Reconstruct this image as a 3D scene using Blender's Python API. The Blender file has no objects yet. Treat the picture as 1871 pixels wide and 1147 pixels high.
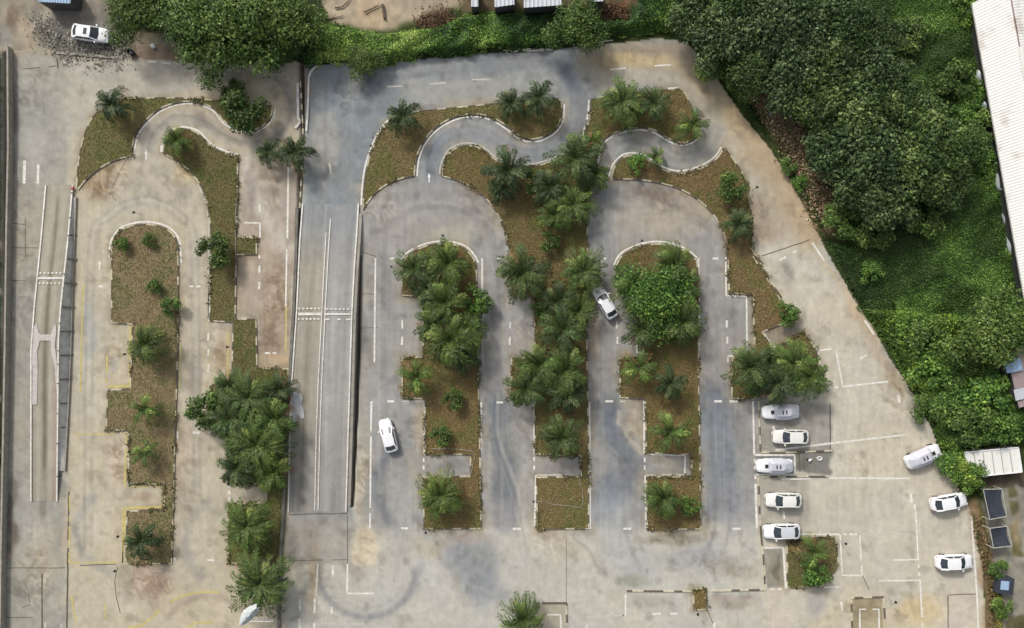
import bpy, bmesh, math, random
import numpy as np
from mathutils import Vector, Matrix
from mathutils.geometry import tessellate_polygon

# ------------------------------------------------------------------ camera, sky, sun, exposure
SC = bpy.context.scene
COL = SC.collection
H = 87.0                      # height of the drone above the ground, metres
F = 1253.0                    # focal length in photograph pixels (photograph is 1871 x 1147)
CX, CY = 935.5, 573.5
cam_d = bpy.data.cameras.new("camera")
cam = bpy.data.objects.new("camera", cam_d)
COL.objects.link(cam)
cam.location = (0, 0, H)
cam.rotation_euler = (0, 0, 0)
cam_d.sensor_width = 36.0
cam_d.lens = 36.0 * F / 1871.0
cam_d.clip_end = 5000.0
SC.camera = cam

SUN_EL, SUN_SHADOW = 38.0, math.radians(-58)      # shadows point down-right
world = bpy.data.worlds.new("World")
SC.world = world
world.use_nodes = True
nt = world.node_tree
bg = nt.nodes["Background"]
sky = nt.nodes.new("ShaderNodeTexSky")
sky.sky_type = 'NISHITA'
sky.sun_disc = False
sky.sun_elevation = math.radians(SUN_EL)
sky.air_density = 1.0
sky.dust_density = 4.0
sky.ozone_density = 1.0
sky.altitude = 0
hs = nt.nodes.new("ShaderNodeHueSaturation")
hs.inputs['Saturation'].default_value = 0.35
nt.links.new(sky.outputs[0], hs.inputs['Color'])
nt.links.new(hs.outputs[0], bg.inputs[0])
bg.inputs[1].default_value = 0.13
sdir = Vector((math.cos(SUN_SHADOW), math.sin(SUN_SHADOW), 0)) * math.cos(math.radians(SUN_EL)) + Vector((0, 0, -math.sin(math.radians(SUN_EL))))
sky.sun_rotation = math.atan2(-sdir.x, -sdir.y)
sun_d = bpy.data.lights.new("sun", 'SUN')
sun_d.energy = 2.05
sun_d.angle = math.radians(8)
sun_d.color = (1.0, 0.96, 0.9)
sun = bpy.data.objects.new("sun", sun_d)
sun.rotation_euler = sdir.to_track_quat('-Z', 'Y').to_euler()
sun.location = (-20, 30, 60)
COL.objects.link(sun)
SC.view_settings.view_transform = 'Standard'
SC.view_settings.look = 'None'
SC.view_settings.exposure = 0.18
SC.view_settings.gamma = 1.0
KEXP = 1.20                   # how bright a white surface renders: picture colour / this = base colour

R = random.Random(7)
NR = np.random.default_rng(11)

# ------------------------------------------------------------------ helpers
def W(px, py, z=0.0):
    s = (H - z) / F
    return Vector(((px - CX) * s, (CY - py) * s, z))

def PXM(v):
    return v * F / H          # metres to photograph pixels on the ground

def lin(c):
    c = np.asarray(c, float) / 255.0
    return np.where(c <= 0.04045, c / 12.92, ((c + 0.055) / 1.055) ** 2.4)

def alb(c):
    return np.clip(lin(c) / KEXP, 0, 0.85)

def mk(name, verts, faces, mat=None, parent=None, mats=None, midx=None, smooth=False):
    me = bpy.data.meshes.new(name)
    me.from_pydata([tuple(v) for v in verts], [], faces)
    for m in (mats or ([mat] if mat else [])):
        me.materials.append(m)
    if midx is not None:
        me.polygons.foreach_set("material_index", np.asarray(midx, dtype=np.int32))
    if smooth:
        me.polygons.foreach_set("use_smooth", np.ones(len(me.polygons), dtype=bool))
    me.update()
    o = bpy.data.objects.new(name, me)
    COL.objects.link(o)
    if parent:
        o.parent = parent
    return o

def quads(name, V, C, mat, parent=None, extra=None):
    """V (n,4,3) quads, C (n,3) colours; extra = (verts, faces, colours)"""
    n = len(V)
    me = bpy.data.meshes.new(name)
    vv = V.reshape(-1, 3)
    cc = np.repeat(C, 4, axis=0)
    ff = np.arange(n * 4, dtype=np.int32)
    starts = np.arange(n, dtype=np.int32) * 4
    tot = np.full(n, 4, dtype=np.int32)
    if extra is not None:
        ev, ef, ec = extra
        off = len(vv)
        vv = np.concatenate([vv, ev])
        cc = np.concatenate([cc, ec])
        el = np.concatenate([np.asarray(f) for f in ef]).astype(np.int32) + off
        es = np.cumsum([0] + [len(f) for f in ef[:-1]]).astype(np.int32) + len(ff)
        ff = np.concatenate([ff, el])
        starts = np.concatenate([starts, es])
    me.vertices.add(len(vv))
    me.vertices.foreach_set("co", vv.astype(np.float32).ravel())
    me.loops.add(len(ff))
    me.loops.foreach_set("vertex_index", ff.astype(np.int32))
    me.polygons.add(len(starts))
    me.polygons.foreach_set("loop_start", starts.astype(np.int32))
    at = me.attributes.new("col", 'FLOAT_COLOR', 'POINT')
    c4 = np.ones((len(vv), 4), dtype=np.float32)
    c4[:, :3] = cc
    at.data.foreach_set("color", c4.ravel())
    me.materials.append(mat)
    me.update(calc_edges=True)
    me.validate()
    o = bpy.data.objects.new(name, me)
    COL.objects.link(o)
    if parent:
        o.parent = parent
    return o

def tag(o, label=None, cat=None, group=None, kind=None):
    if label: o["label"] = label
    if cat: o["category"] = cat
    if group: o["group"] = group
    if kind: o["kind"] = kind
    return o

def empty(name, loc, rz=0.0):
    o = bpy.data.objects.new(name, None)
    o.empty_display_size = 0.3
    o.location = loc
    o.rotation_euler = (0, 0, rz)
    COL.objects.link(o)
    return o

def copy_tree(o, parent=None):
    c = o.copy()
    COL.objects.link(c)
    if parent: c.parent = parent
    for ch in list(o.children):
        copy_tree(ch, c)
    return c

class MB:
    """collects boxes, tubes and free faces into one mesh"""
    def __init__(s):
        s.v, s.f, s.m = [], [], []
    def add(s, v, f, m=0):
        o = len(s.v)
        s.v += [tuple(p) for p in v]
        s.f += [tuple(i + o for i in q) for q in f]
        s.m += [m] * len(f)
    def box(s, c, d, rz=0.0, m=0, M=None):
        x, y, z = d[0] / 2, d[1] / 2, d[2] / 2
        p = [Vector((a, b, e)) for e in (-z, z) for a, b in ((-x, -y), (x, -y), (x, y), (-x, y))]
        rot = M if M else Matrix.Rotation(rz, 3, 'Z')
        p = [rot @ q + Vector(c) for q in p]
        s.add(p, [(0, 3, 2, 1), (4, 5, 6, 7), (0, 1, 5, 4), (1, 2, 6, 5), (2, 3, 7, 6), (3, 0, 4, 7)], m)
    def bar(s, a, b, w, h=None, m=0):
        a, b = Vector(a), Vector(b)
        d = b - a
        L = d.length
        if L < 1e-6: return
        q = d.to_track_quat('X', 'Z').to_matrix()
        s.box((a + b) / 2, (L, w, h or w), M=q, m=m)
    def tube(s, pts, r, n=7, m=0, cap=True):
        pts = [Vector(p) for p in pts]
        rr = r if isinstance(r, (list, tuple)) else [r] * len(pts)
        vs, fs = [], []
        for i, p in enumerate(pts):
            d = (pts[min(i + 1, len(pts) - 1)] - pts[max(i - 1, 0)]).normalized()
            q = d.to_track_quat('Z', 'Y').to_matrix()
            for k in range(n):
                a = 2 * math.pi * k / n
                vs.append(p + q @ Vector((math.cos(a) * rr[i], math.sin(a) * rr[i], 0)))
        for i in range(len(pts) - 1):
            for k in range(n):
                k2 = (k + 1) % n
                fs.append((i * n + k, i * n + k2, (i + 1) * n + k2, (i + 1) * n + k))
        if cap:
            fs.append(tuple(range(n - 1, -1, -1)))
            fs.append(tuple((len(pts) - 1) * n + k for k in range(n)))
        s.add(vs, fs, m)
    def build(s, name, mats, parent=None, smooth=False):
        if not isinstance(mats, (list, tuple)): mats = [mats]
        return mk(name, s.v, s.f, None, parent, mats=list(mats), midx=s.m, smooth=smooth)

# ---- numpy noise in photograph pixel space
def vnoise(x, y, scale, seed, octaves=3, sy=1.0):
    out = np.zeros_like(x, dtype=float)
    amp, tot = 1.0, 0.0
    for o in range(octaves):
        g = np.random.default_rng(seed + o * 17).random((256, 256))
        u = x / scale * 2 ** o + 1000.3
        v = y / (scale * sy) * 2 ** o + 1000.7
        iu, iv = np.floor(u).astype(int), np.floor(v).astype(int)
        fu, fv = u - iu, v - iv
        fu, fv = fu * fu * (3 - 2 * fu), fv * fv * (3 - 2 * fv)
        a = g[iu % 256, iv % 256]; b = g[(iu + 1) % 256, iv % 256]
        c = g[iu % 256, (iv + 1) % 256]; d = g[(iu + 1) % 256, (iv + 1) % 256]
        out += amp * ((a * (1 - fu) + b * fu) * (1 - fv) + (c * (1 - fu) + d * fu) * fv)
        tot += amp
        amp *= 0.5
    return out / tot

def inpoly(x, y, poly):
    ins = np.zeros(x.shape, dtype=bool)
    n = len(poly)
    for i in range(n):
        x1, y1 = poly[i]; x2, y2 = poly[(i + 1) % n]
        if y1 == y2: continue
        c = ((y1 > y) != (y2 > y)) & (x < (x2 - x1) * (y - y1) / (y2 - y1) + x1)
        ins ^= c
    return ins

def dist(x, y, pts, closed=False):
    d = np.full(x.shape, 1e9)
    n = len(pts)
    for i in range(n if closed else n - 1):
        x1, y1 = pts[i]; x2, y2 = pts[(i + 1) % n]
        dx, dy = x2 - x1, y2 - y1
        L = dx * dx + dy * dy + 1e-9
        t = np.clip(((x - x1) * dx + (y - y1) * dy) / L, 0, 1)
        d = np.minimum(d, np.hypot(x - x1 - t * dx, y - y1 - t * dy))
    return d

def sstep(a, b, v):
    t = np.clip((v - a) / (b - a), 0, 1)
    return t * t * (3 - 2 * t)

# ------------------------------------------------------------------ materials
def nmat(name):
    m = bpy.data.materials.new(name)
    m.use_nodes = True
    t = m.node_tree
    return m, t, t.nodes["Principled BSDF"]

def plain(name, rgb, rough=0.6, metal=0.0, noise=0.12, scale=6.0, coat=0.0, bump=0.0, spec=None):
    m, t, b = nmat(name)
    tc = t.nodes.new("ShaderNodeTexCoord")
    n = t.nodes.new("ShaderNodeTexNoise")
    n.inputs['Scale'].default_value = scale
    n.inputs['Detail'].default_value = 4
    t.links.new(tc.outputs['Object'], n.inputs['Vector'])
    r = t.nodes.new("ShaderNodeMapRange")
    r.inputs['From Min'].default_value = 0.3; r.inputs['From Max'].default_value = 0.7
    r.inputs['To Min'].default_value = 1 - noise; r.inputs['To Max'].default_value = 1 + noise
    t.links.new(n.outputs['Fac'], r.inputs['Value'])
    mx = t.nodes.new("ShaderNodeVectorMath"); mx.operation = 'SCALE'
    mx.inputs[0].default_value = rgb
    t.links.new(r.outputs[0], mx.inputs['Scale'])
    t.links.new(mx.outputs[0], b.inputs['Base Color'])
    b.inputs['Roughness'].default_value = rough
    b.inputs['Metallic'].default_value = metal
    b.inputs['Coat Weight'].default_value = coat
    if spec is not None:
        b.inputs['Specular IOR Level'].default_value = spec
    if bump:
        bp = t.nodes.new("ShaderNodeBump")
        bp.inputs['Strength'].default_value = bump; bp.inputs['Distance'].default_value = 0.05
        t.links.new(n.outputs['Fac'], bp.inputs['Height'])
        t.links.new(bp.outputs[0], b.inputs['Normal'])
    return m

def ground_mat():
    m, t, b = nmat("worn_ground")
    at = t.nodes.new("ShaderNodeAttribute"); at.attribute_name = "col"
    tc = t.nodes.new("ShaderNodeTexCoord")
    def noise(scale, detail, rough=0.6, sc=(1, 1, 1)):
        mp = t.nodes.new("ShaderNodeMapping"); mp.inputs['Scale'].default_value = sc
        t.links.new(tc.outputs['Object'], mp.inputs[0])
        n = t.nodes.new("ShaderNodeTexNoise")
        n.inputs['Scale'].default_value = scale; n.inputs['Detail'].default_value = detail
        n.inputs['Roughness'].default_value = rough
        t.links.new(mp.outputs[0], n.inputs['Vector'])
        return n.outputs['Fac']
    def rng(v, a, bb, lo, hi):
        r = t.nodes.new("ShaderNodeMapRange")
        for k, q in (('From Min', a), ('From Max', bb), ('To Min', lo), ('To Max', hi)):
            r.inputs[k].default_value = q
        t.links.new(v, r.inputs['Value'])
        return r.outputs[0]
    def mul(a, c):
        x = t.nodes.new("ShaderNodeMath"); x.operation = 'MULTIPLY'
        t.links.new(a, x.inputs[0]); t.links.new(c, x.inputs[1])
        return x.outputs[0]
    f1 = rng(noise(1.1, 5), .3, .7, .93, 1.07)
    f2 = rng(noise(6.0, 5, .75), .3, .7, .90, 1.10)
    f3 = rng(noise(0.8, 3, .6, (5, .35, 1)), .3, .7, .96, 1.04)
    f = mul(mul(f1, f2), f3)
    dark = rng(noise(2.2, 6, .75), .62, .78, 1.0, .8)
    f = mul(f, dark)
    mx = t.nodes.new("ShaderNodeVectorMath"); mx.operation = 'SCALE'
    t.links.new(at.outputs['Color'], mx.inputs[0]); t.links.new(f, mx.inputs['Scale'])
    t.links.new(mx.outputs[0], b.inputs['Base Color'])
    b.inputs['Roughness'].default_value = 0.9
    b.inputs['Specular IOR Level'].default_value = 0.2
    bp = t.nodes.new("ShaderNodeBump"); bp.inputs['Strength'].default_value = .35; bp.inputs['Distance'].default_value = 0.03
    t.links.new(noise(9, 5, .7), bp.inputs['Height'])
    t.links.new(bp.outputs[0], b.inputs['Normal'])
    return m

def leaf_mat(name, rough=0.55, transl=0.25, spec=0.35):
    m, t, b = nmat(name)
    at = t.nodes.new("ShaderNodeAttribute"); at.attribute_name = "col"
    oi = t.nodes.new("ShaderNodeObjectInfo")
    mx = t.nodes.new("ShaderNodeMix"); mx.data_type = 'RGBA'; mx.blend_type = 'MULTIPLY'
    mx.inputs['Factor'].default_value = 1.0
    t.links.new(at.outputs['Color'], mx.inputs['A']); t.links.new(oi.outputs['Color'], mx.inputs['B'])
    t.links.new(mx.outputs['Result'], b.inputs['Base Color'])
    b.inputs['Roughness'].default_value = rough
    b.inputs['Specular IOR Level'].default_value = spec
    tr = t.nodes.new("ShaderNodeBsdfTranslucent")
    t.links.new(mx.outputs['Result'], tr.inputs['Color'])
    ms = t.nodes.new("ShaderNodeMixShader"); ms.inputs[0].default_value = transl
    t.links.new(b.outputs[0], ms.inputs[1]); t.links.new(tr.outputs[0], ms.inputs[2])
    t.links.new(ms.outputs[0], t.nodes["Material Output"].inputs['Surface'])
    return m

M = {}
M['ground'] = ground_mat()
M['leaf'] = leaf_mat("leaf")
M['vine'] = leaf_mat("vine_leaf", rough=.6, transl=.2, spec=.25)
M['grass'] = leaf_mat("dry_grass", rough=.9, transl=.1, spec=.1)
M['bark'] = plain("bark", (.09, .065, .045), .9, noise=.35, scale=4, bump=.5)
M['kerb_pale'] = plain("kerb_pale_paint", tuple(alb((206, 199, 172))), .8, noise=.22, scale=3)
M['kerb_dark'] = plain("kerb_dark_paint", tuple(alb((104, 95, 80))), .85, noise=.3, scale=3)
M['white_line'] = plain("worn_white_paint", tuple(alb((232, 228, 218))), .75, noise=.2, scale=2.5)
M['faint_line'] = plain("faded_white_paint", tuple(alb((200, 195, 184))), .8, noise=.16, scale=2.5)
M['yellow_line'] = plain("worn_yellow_paint", tuple(alb((204, 189, 112))), .75, noise=.2, scale=2)
M['seam'] = plain("dark_joint", tuple(alb((98, 88, 74))), .9, noise=.3, scale=2)
M['concrete'] = plain("bare_concrete", tuple(alb((164, 159, 147))), .9, noise=.18, scale=1.6, bump=.3)
M['concrete_dark'] = plain("stained_concrete", tuple(alb((120, 118, 110))), .9, noise=.3, scale=1.3, bump=.3)
M['bluegrey'] = plain("bluegrey_render", tuple(alb((204, 202, 194))), .85, noise=.2, scale=1.5)
M['car_white'] = plain("white_car_paint", (.82, .82, .83), .28, noise=.015, coat=.6, scale=2)
M['car_cream'] = plain("cream_car_paint", (.76, .75, .70), .28, noise=.015, coat=.6, scale=2)
M['car_silver'] = plain("pale_grey_car_paint", (.56, .58, .61), .35, noise=.02, coat=.5, scale=2)
M['glass'] = plain("dark_glass", (.035, .045, .055), .12, noise=.3, scale=2, spec=.7)
M['black'] = plain("black_plastic", (.02, .02, .022), .6)
M['tyre'] = plain("tyre_rubber", (.025, .025, .026), .9)
M['rim'] = plain("alloy_rim", (.5, .5, .52), .35, metal=.8)
M['lamp'] = plain("clear_lamp", (.6, .62, .64), .15, noise=.02, spec=.8)
M['taillamp'] = plain("red_lamp", (.35, .02, .02), .25, noise=.02)
M['cover'] = plain("silver_cover", (.52, .52, .57), .5, noise=.05, scale=1.2, bump=.15)
M['steel'] = plain("painted_steel", (.42, .41, .37), .5, noise=.15)
M['dark_steel'] = plain("dark_steel", (.06, .06, .06), .6, noise=.3)
M['red'] = plain("red_paint", (.45, .06, .04), .6)
M['shade'] = plain("dark_shade_cloth", (.03, .036, .05), .85, noise=.25, scale=1.5)
M['plastic'] = plain("translucent_plastic", (.48, .52, .52), .35, noise=.1, scale=3)
M['soil'] = plain("bare_soil", (.19, .13, .08), .95, noise=.35, scale=1.5, bump=.4)

def roof_mat(name, rgb, rust=0.0, scale=14.0, depth=.5):
    m, t, b = nmat(name)
    tc = t.nodes.new("ShaderNodeTexCoord")
    w = t.nodes.new("ShaderNodeTexNoise"); w.inputs['Scale'].default_value = .5; w.inputs['Detail'].default_value = 6
    t.links.new(tc.outputs['Object'], w.inputs['Vector'])
    cr = t.nodes.new("ShaderNodeMapRange")
    cr.inputs['From Min'].default_value = .56; cr.inputs['From Max'].default_value = .72
    cr.inputs['To Min'].default_value = 0; cr.inputs['To Max'].default_value = rust
    t.links.new(w.outputs['Fac'], cr.inputs['Value'])
    mx = t.nodes.new("ShaderNodeMix"); mx.data_type = 'RGBA'
    mx.inputs['A'].default_value = (*rgb, 1); mx.inputs['B'].default_value = (.2, .1, .06, 1)
    t.links.new(cr.outputs[0], mx.inputs['Factor'])
    t.links.new(mx.outputs['Result'], b.inputs['Base Color'])
    b.inputs['Roughness'].default_value = .55
    return m
M['roof_white'] = roof_mat("white_sheet_roof", (.76, .75, .70), .35)
M['roof_blue'] = roof_mat("blue_rusty_sheet", (.30, .42, .58), .9)
M['roof_rust'] = roof_mat("rusty_sheet", (.34, .26, .25), .9)
M['roof_grey'] = roof_mat("grey_sheet", (.50, .52, .56), .4)

# ------------------------------------------------------------------ island outlines (photograph pixels)
def smooth(pts, n=3):
    """Catmull-Rom through the points; a repeated point keeps its corner"""
    out = []
    P = [np.array(p, float) for p in pts]
    for i in range(len(P) - 1):
        p0 = P[max(i - 1, 0)]; p1 = P[i]; p2 = P[i + 1]; p3 = P[min(i + 2, len(P) - 1)]
        for k in range(n):
            t = k / n
            q = .5 * ((2 * p1) + (-p0 + p2) * t + (2 * p0 - 5 * p1 + 4 * p2 - p3) * t * t + (-p0 + 3 * p1 - 3 * p2 + p3) * t ** 3)
            out.append((float(q[0]), float(q[1])))
    out.append(tuple(map(float, P[-1])))
    return out

def offset(pts, d):
    P = [np.array(p, float) for p in pts]; out = []
    for i in range(len(P)):
        t = P[min(i + 1, len(P) - 1)] - P[max(i - 1, 0)]
        t /= (np.hypot(*t) + 1e-9)
        q = P[i] + d * np.array([-t[1], t[0]])
        out.append((q[0], q[1]))
    return out

ISL = {}
ISL['A'] = smooth([(141, 344), (143, 310), (150, 265), (164, 225), (185, 200), (225, 181)]) + smooth([(232, 180), (320, 179), (400, 184), (450, 188), (498, 194)]) + \
    smooth([(498, 196), (495, 213), (480, 230), (458, 238), (432, 233), (410, 221), (398, 205), (380, 192), (350, 185), (320, 188), (290, 200), (265, 222), (248, 246), (241, 275)]) + \
    smooth([(240, 284), (210, 293), (185, 306), (160, 326), (143, 346)])
ISL['B'] = smooth([(298, 278), (302, 256), (312, 243), (330, 236), (350, 238), (365, 246), (378, 261), (400, 275), (435, 287)]) + \
    [(433, 410), (431, 434), (469, 434), (469, 464), (432, 465), (430, 583), (468, 583), (470, 672), (527, 674), (524, 860), (518, 940), (513, 1028), (418, 1028),
     (418, 920), (490, 918), (490, 884), (418, 882), (416, 800), (383, 785), (382, 703), (424, 701), (427, 588), (385, 586)] + \
    smooth([(384, 583), (385, 500), (386, 440), (384, 395), (377, 362), (365, 335), (345, 310), (320, 291), (300, 281)])
ISL['C'] = smooth([(205, 470), (206, 448), (213, 431), (226, 419), (246, 412), (268, 410), (294, 414), (312, 424), (323, 442), (326, 480)]) + \
    [(325, 640), (321, 780), (314, 1029), (231, 1029), (233, 934), (301, 930), (302, 884), (236, 882), (236, 786), (195, 784), (198, 713), (239, 710), (243, 592), (205, 589)]
ISL['D'] = smooth([(664, 383), (665, 350), (670, 310), (680, 275), (694, 245), (712, 222), (740, 208)]) + [(760, 204), (900, 190), (960, 184), (1022, 181)] + \
    smooth([(1026, 190), (1024, 218), (1012, 238), (992, 250), (970, 254), (950, 248), (930, 233), (905, 217), (880, 209), (850, 209), (820, 218), (790, 238), (770, 265), (760, 292), (757, 321)]) + \
    smooth([(748, 323), (732, 326), (708, 336), (685, 353), (670, 372), (664, 383)])[:-1]
ISL['E'] = smooth([(808, 318), (812, 296), (825, 276), (845, 267), (865, 267), (885, 276), (905, 292), (940, 304), (980, 303), (1020, 290), (1047, 275), (1062, 258), (1071, 238), (1078, 210), (1080, 182)]) + \
    [(1120, 173), (1235, 162)] + \
    smooth([(1240, 163), (1252, 172), (1260, 188), (1270, 205), (1279, 222), (1279, 240), (1268, 254), (1250, 261), (1232, 258), (1213, 248), (1193, 237), (1165, 233), (1135, 238), (1112, 248), (1096, 265), (1088, 300)]) + \
    [(1079, 350), (1073, 400), (1073, 480), (1072, 640), (1075, 800), (1075, 965), (982, 966), (980, 872), (1062, 870), (1062, 832), (978, 829), (978, 729), (935, 727), (935, 654), (977, 652), (977, 542), (934, 540), (933, 480)] + \
    smooth([(931, 455), (921, 415), (905, 384), (885, 359), (860, 340), (832, 328), (810, 322)])
ISL['G'] = smooth([(735, 482), (745, 467), (765, 455), (790, 447), (820, 446), (845, 452), (860, 465), (870, 482)]) + \
    [(873, 600), (874, 700), (876, 780), (879, 965), (775, 965), (774, 872), (860, 870), (860, 830), (777, 828), (777, 728), (735, 726), (735, 654), (773, 652), (773, 541), (735, 539)]
ISL['H'] = smooth([(1126, 486), (1136, 468), (1155, 456), (1180, 448), (1206, 446), (1232, 451), (1255, 461), (1272, 476)]) + \
    [(1275, 500), (1276, 700), (1278, 820), (1280, 966), (1183, 966), (1181, 872), (1264, 870), (1264, 830), (1181, 826), (1179, 728), (1133, 726), (1133, 655), (1176, 652), (1172, 540), (1129, 538)]
ISL['I'] = smooth([(1117, 325), (1124, 303), (1138, 288), (1156, 284), (1176, 288), (1195, 301), (1216, 312), (1240, 317), (1266, 313), (1292, 302), (1311, 288), (1322, 271)]) + \
    smooth([(1325, 272), (1340, 292), (1354, 313), (1364, 335), (1368, 370), (1372, 420), (1374, 455), (1386, 475), (1402, 505), (1424, 538), (1446, 572), (1458, 590)]) + \
    [(1446, 584), (1392, 606), (1412, 638), (1466, 606), (1482, 626), (1494, 650), (1500, 704), (1422, 716), (1381, 722), (1378, 728), (1337, 727), (1338, 655), (1379, 645), (1376, 538), (1332, 535), (1330, 480)] + \
    smooth([(1327, 440), (1318, 415), (1303, 392), (1283, 371), (1256, 352), (1222, 338), (1183, 330), (1150, 327), (1120, 327)])
ISL['J'] = [(1438, 990), (1470, 984), (1520, 980), (1528, 1000), (1531, 1028), (1518, 1050), (1502, 1069), (1478, 1071), (1438, 1072)]
ISL['K'] = [(1266, 1076), (1289, 1075), (1291, 1112), (1268, 1114)]

COURSE = [(-90, 60), (16, 92), (100, 90), (104, 108), (200, 100), (330, 112), (480, 116), (560, 116), (660, 112), (760, 108), (860, 100), (960, 94), (1050, 88), (1140, 78), (1200, 70), (1252, 76),
          (1290, 112), (1325, 165), (1360, 215), (1400, 262), (1440, 322), (1478, 392), (1500, 440), (1530, 492), (1568, 555), (1603, 610), (1626, 655), (1650, 690), (1682, 742), (1705, 790), (1722, 838),
          (1745, 880), (1772, 930), (1786, 985), (1796, 1060), (1806, 1240), (-90, 1240)]

# ------------------------------------------------------------------ ground and pavement: one vertex-coloured sheet
STEP = 3.0
gx = np.arange(-91, 1964, STEP); gy = np.arange(-61, 1243, STEP)
GX, GY = np.meshgrid(gx, gy)                    # rows = y
wob = (vnoise(GX, GY, 26, 5) - .5) * 16
JX, JY = GX + (vnoise(GX, GY, 40, 61) - .5) * 26, GY + (vnoise(GX, GY, 40, 71) - .5) * 26
C = np.zeros(GX.shape + (3,)); C[:] = (169, 164, 153)

def blend(mask, col, k=1.0):
    global C
    mk_ = np.clip(mask * k, 0, 1)[..., None]
    C = C * (1 - mk_) + np.array(col, float) * mk_
def poly(pts, col, k=1.0, soft=18, jit=True):
    x, y = (JX, JY) if jit else (GX, GY)
    d = dist(x, y, pts, True); s = np.where(inpoly(x, y, pts), 1, -1) * d
    blend(sstep(-soft, soft, s), col, k)
def line(pts, w, col, k=1.0, soft=None, jit=True):
    x, y = (JX, JY) if jit else (GX, GY)
    soft = w if soft is None else soft
    blend(1 - sstep(w * .5 - soft * .5, w * .5 + soft * .5, dist(x, y, pts)), col, k)
def blob(cx, cy, rx, ry, col, k=1.0):
    d = np.hypot((JX - cx) / rx, (JY - cy) / ry)
    blend(1 - sstep(.35, 1.15, d), col, k)
def ring(cx, cy, r, w, a0, a1, col, k=.6, ry=None):
    n = 20
    pts = [(cx + r * math.cos(math.radians(a0 + (a1 - a0) * i / n)), cy + (ry or r) * math.sin(math.radians(a0 + (a1 - a0) * i / n))) for i in range(n + 1)]
    d = dist(GX, GY, pts)
    blend(np.exp(-(d / (w * .6)) ** 2) * (.75 + .5 * vnoise(GX, GY, 20, 91)), col, k)

# broad surfaces
poly([(-90, 60), (125, 100), (125, 1240), (-90, 1240)], (154, 150, 140), 1, 14)
poly([(130, 250), (560, 90), (560, 480), (530, 1240), (120, 1240)], (178, 169, 150), 1, 14)
poly([(560, 90), (1250, 60), (1330, 470), (660, 480), (640, 960), (530, 960)], (137, 140, 140), 1, 12)
poly([(655, 330), (1100, 320), (1390, 400), (1385, 960), (670, 975)], (149, 147, 143), 1, 14)
poly([(530, 970), (1395, 960), (1480, 1240), (530, 1240)], (177, 173, 163), 1, 24)
poly([(1385, 430), (1480, 430), (1640, 680), (1790, 980), (1820, 1240), (1395, 1240)], (184, 177, 162), 1, 14)
poly([(-90, -60), (300, -60), (340, 110), (100, 100), (-90, 100)], (150, 141, 124), 1, 10)
# sandy right-hand road
line([(1090, 108), (1180, 100), (1250, 115), (1315, 185), (1375, 262), (1430, 335), (1480, 420)], 66, (172, 156, 130), .85)
line([(1340, 190), (1400, 280), (1450, 350), (1490, 430)], 40, (174, 154, 126), .8)
blob(1165, 112, 90, 22, (184, 166, 132), .7); blob(1220, 88, 50, 16, (150, 138, 120), .7)
blob(1150, 92, 60, 12, (142, 134, 122), .6)
poly([(1080, 125), (1240, 130), (1330, 230), (1320, 270), (1290, 220), (1240, 160), (1090, 170)], (170, 162, 148), .7, 12)
# grey approach road and top road
poly([(590, 120), (860, 108), (860, 200), (740, 205), (670, 260), (650, 420), (600, 420)], (132, 136, 138), .8, 16)
poly([(730, 150), (1030, 130), (1030, 178), (740, 205)], (150, 149, 144), .8, 12)
poly([(575, 205), (610, 195), (622, 300), (575, 310)], (160, 158, 152), .7, 8)
blob(640, 150, 40, 30, (124, 125, 123), .6); blob(555, 150, 14, 50, (140, 122, 116), .5)
line([(890, 118), (960, 105), (1035, 108)], 26, (118, 119, 122), .6)
ring(945, 210, 116, 22, -78, 32, (110, 112, 116), .75)
ring(945, 210, 92, 9, -70, 30, (138, 138, 138), .5)
# S-lanes
line([(784, 320), (790, 280), (812, 250), (850, 236), (888, 242), (920, 262), (955, 277), (990, 275), (1025, 258), (1045, 225), (1050, 190)], 36, (132, 134, 137), .7, 16, False)
line([(784, 320), (787, 285), (802, 258)], 12, (116, 119, 124), .6, 12, False)
line([(1108, 330), (1104, 290), (1130, 255), (1170, 252), (1205, 272), (1250, 290), (1290, 275), (1308, 240)], 34, (150, 147, 141), .7, 16, False)
line([(1140, 262), (1190, 268), (1215, 285)], 14, (128, 126, 122), .5)
line([(270, 275), (280, 240), (320, 210), (370, 218), (420, 250), (470, 258), (515, 240), (535, 190)], 34, (165, 157, 145), .8, 20, False)
line([(352, 205), (400, 240), (440, 262)], 10, (138, 128, 116), .45)
ring(480, 190, 55, 14, -60, 80, (148, 142, 134), .5)
blob(450, 140, 80, 16, (150, 142, 130), .6)
# left big loop
blob(200, 330, 50, 40, (160, 140, 118), .8); blob(175, 345, 26, 30, (140, 122, 103), .5); blob(215, 318, 20, 14, (186, 174, 150), .5)
blob(345, 318, 34, 30, (192, 174, 138), .8); blob(262, 350, 90, 40, (172, 164, 148), .7)
blob(330, 355, 24, 30, (150, 143, 132), .55); blob(290, 310, 30, 24, (152, 145, 134), .5)
blob(165, 470, 16, 80, (176, 164, 146), .5); blob(190, 560, 16, 90, (178, 172, 158), .5)
blob(165, 600, 12, 80, (160, 163, 162), .5); blob(350, 620, 22, 110, (176, 165, 148), .5)
blob(350, 690, 20, 60, (150, 140, 130), .7); blob(405, 640, 18, 50, (156, 138, 120), .6); blob(390, 605, 40, 26, (182, 172, 156), .6)
blob(215, 640, 20, 44, (184, 176, 158), .6); blob(212, 668, 6, 26, (160, 156, 156), .6)
blob(210, 840, 26, 50, (180, 163, 145), .6); blob(190, 950, 30, 60, (186, 178, 162), .6)
ring(215, 970, 75, 14, 100, 235, (152, 152, 148), .6); ring(420, 990, 82, 18, 130, 240, (148, 144, 138), .6)
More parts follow.
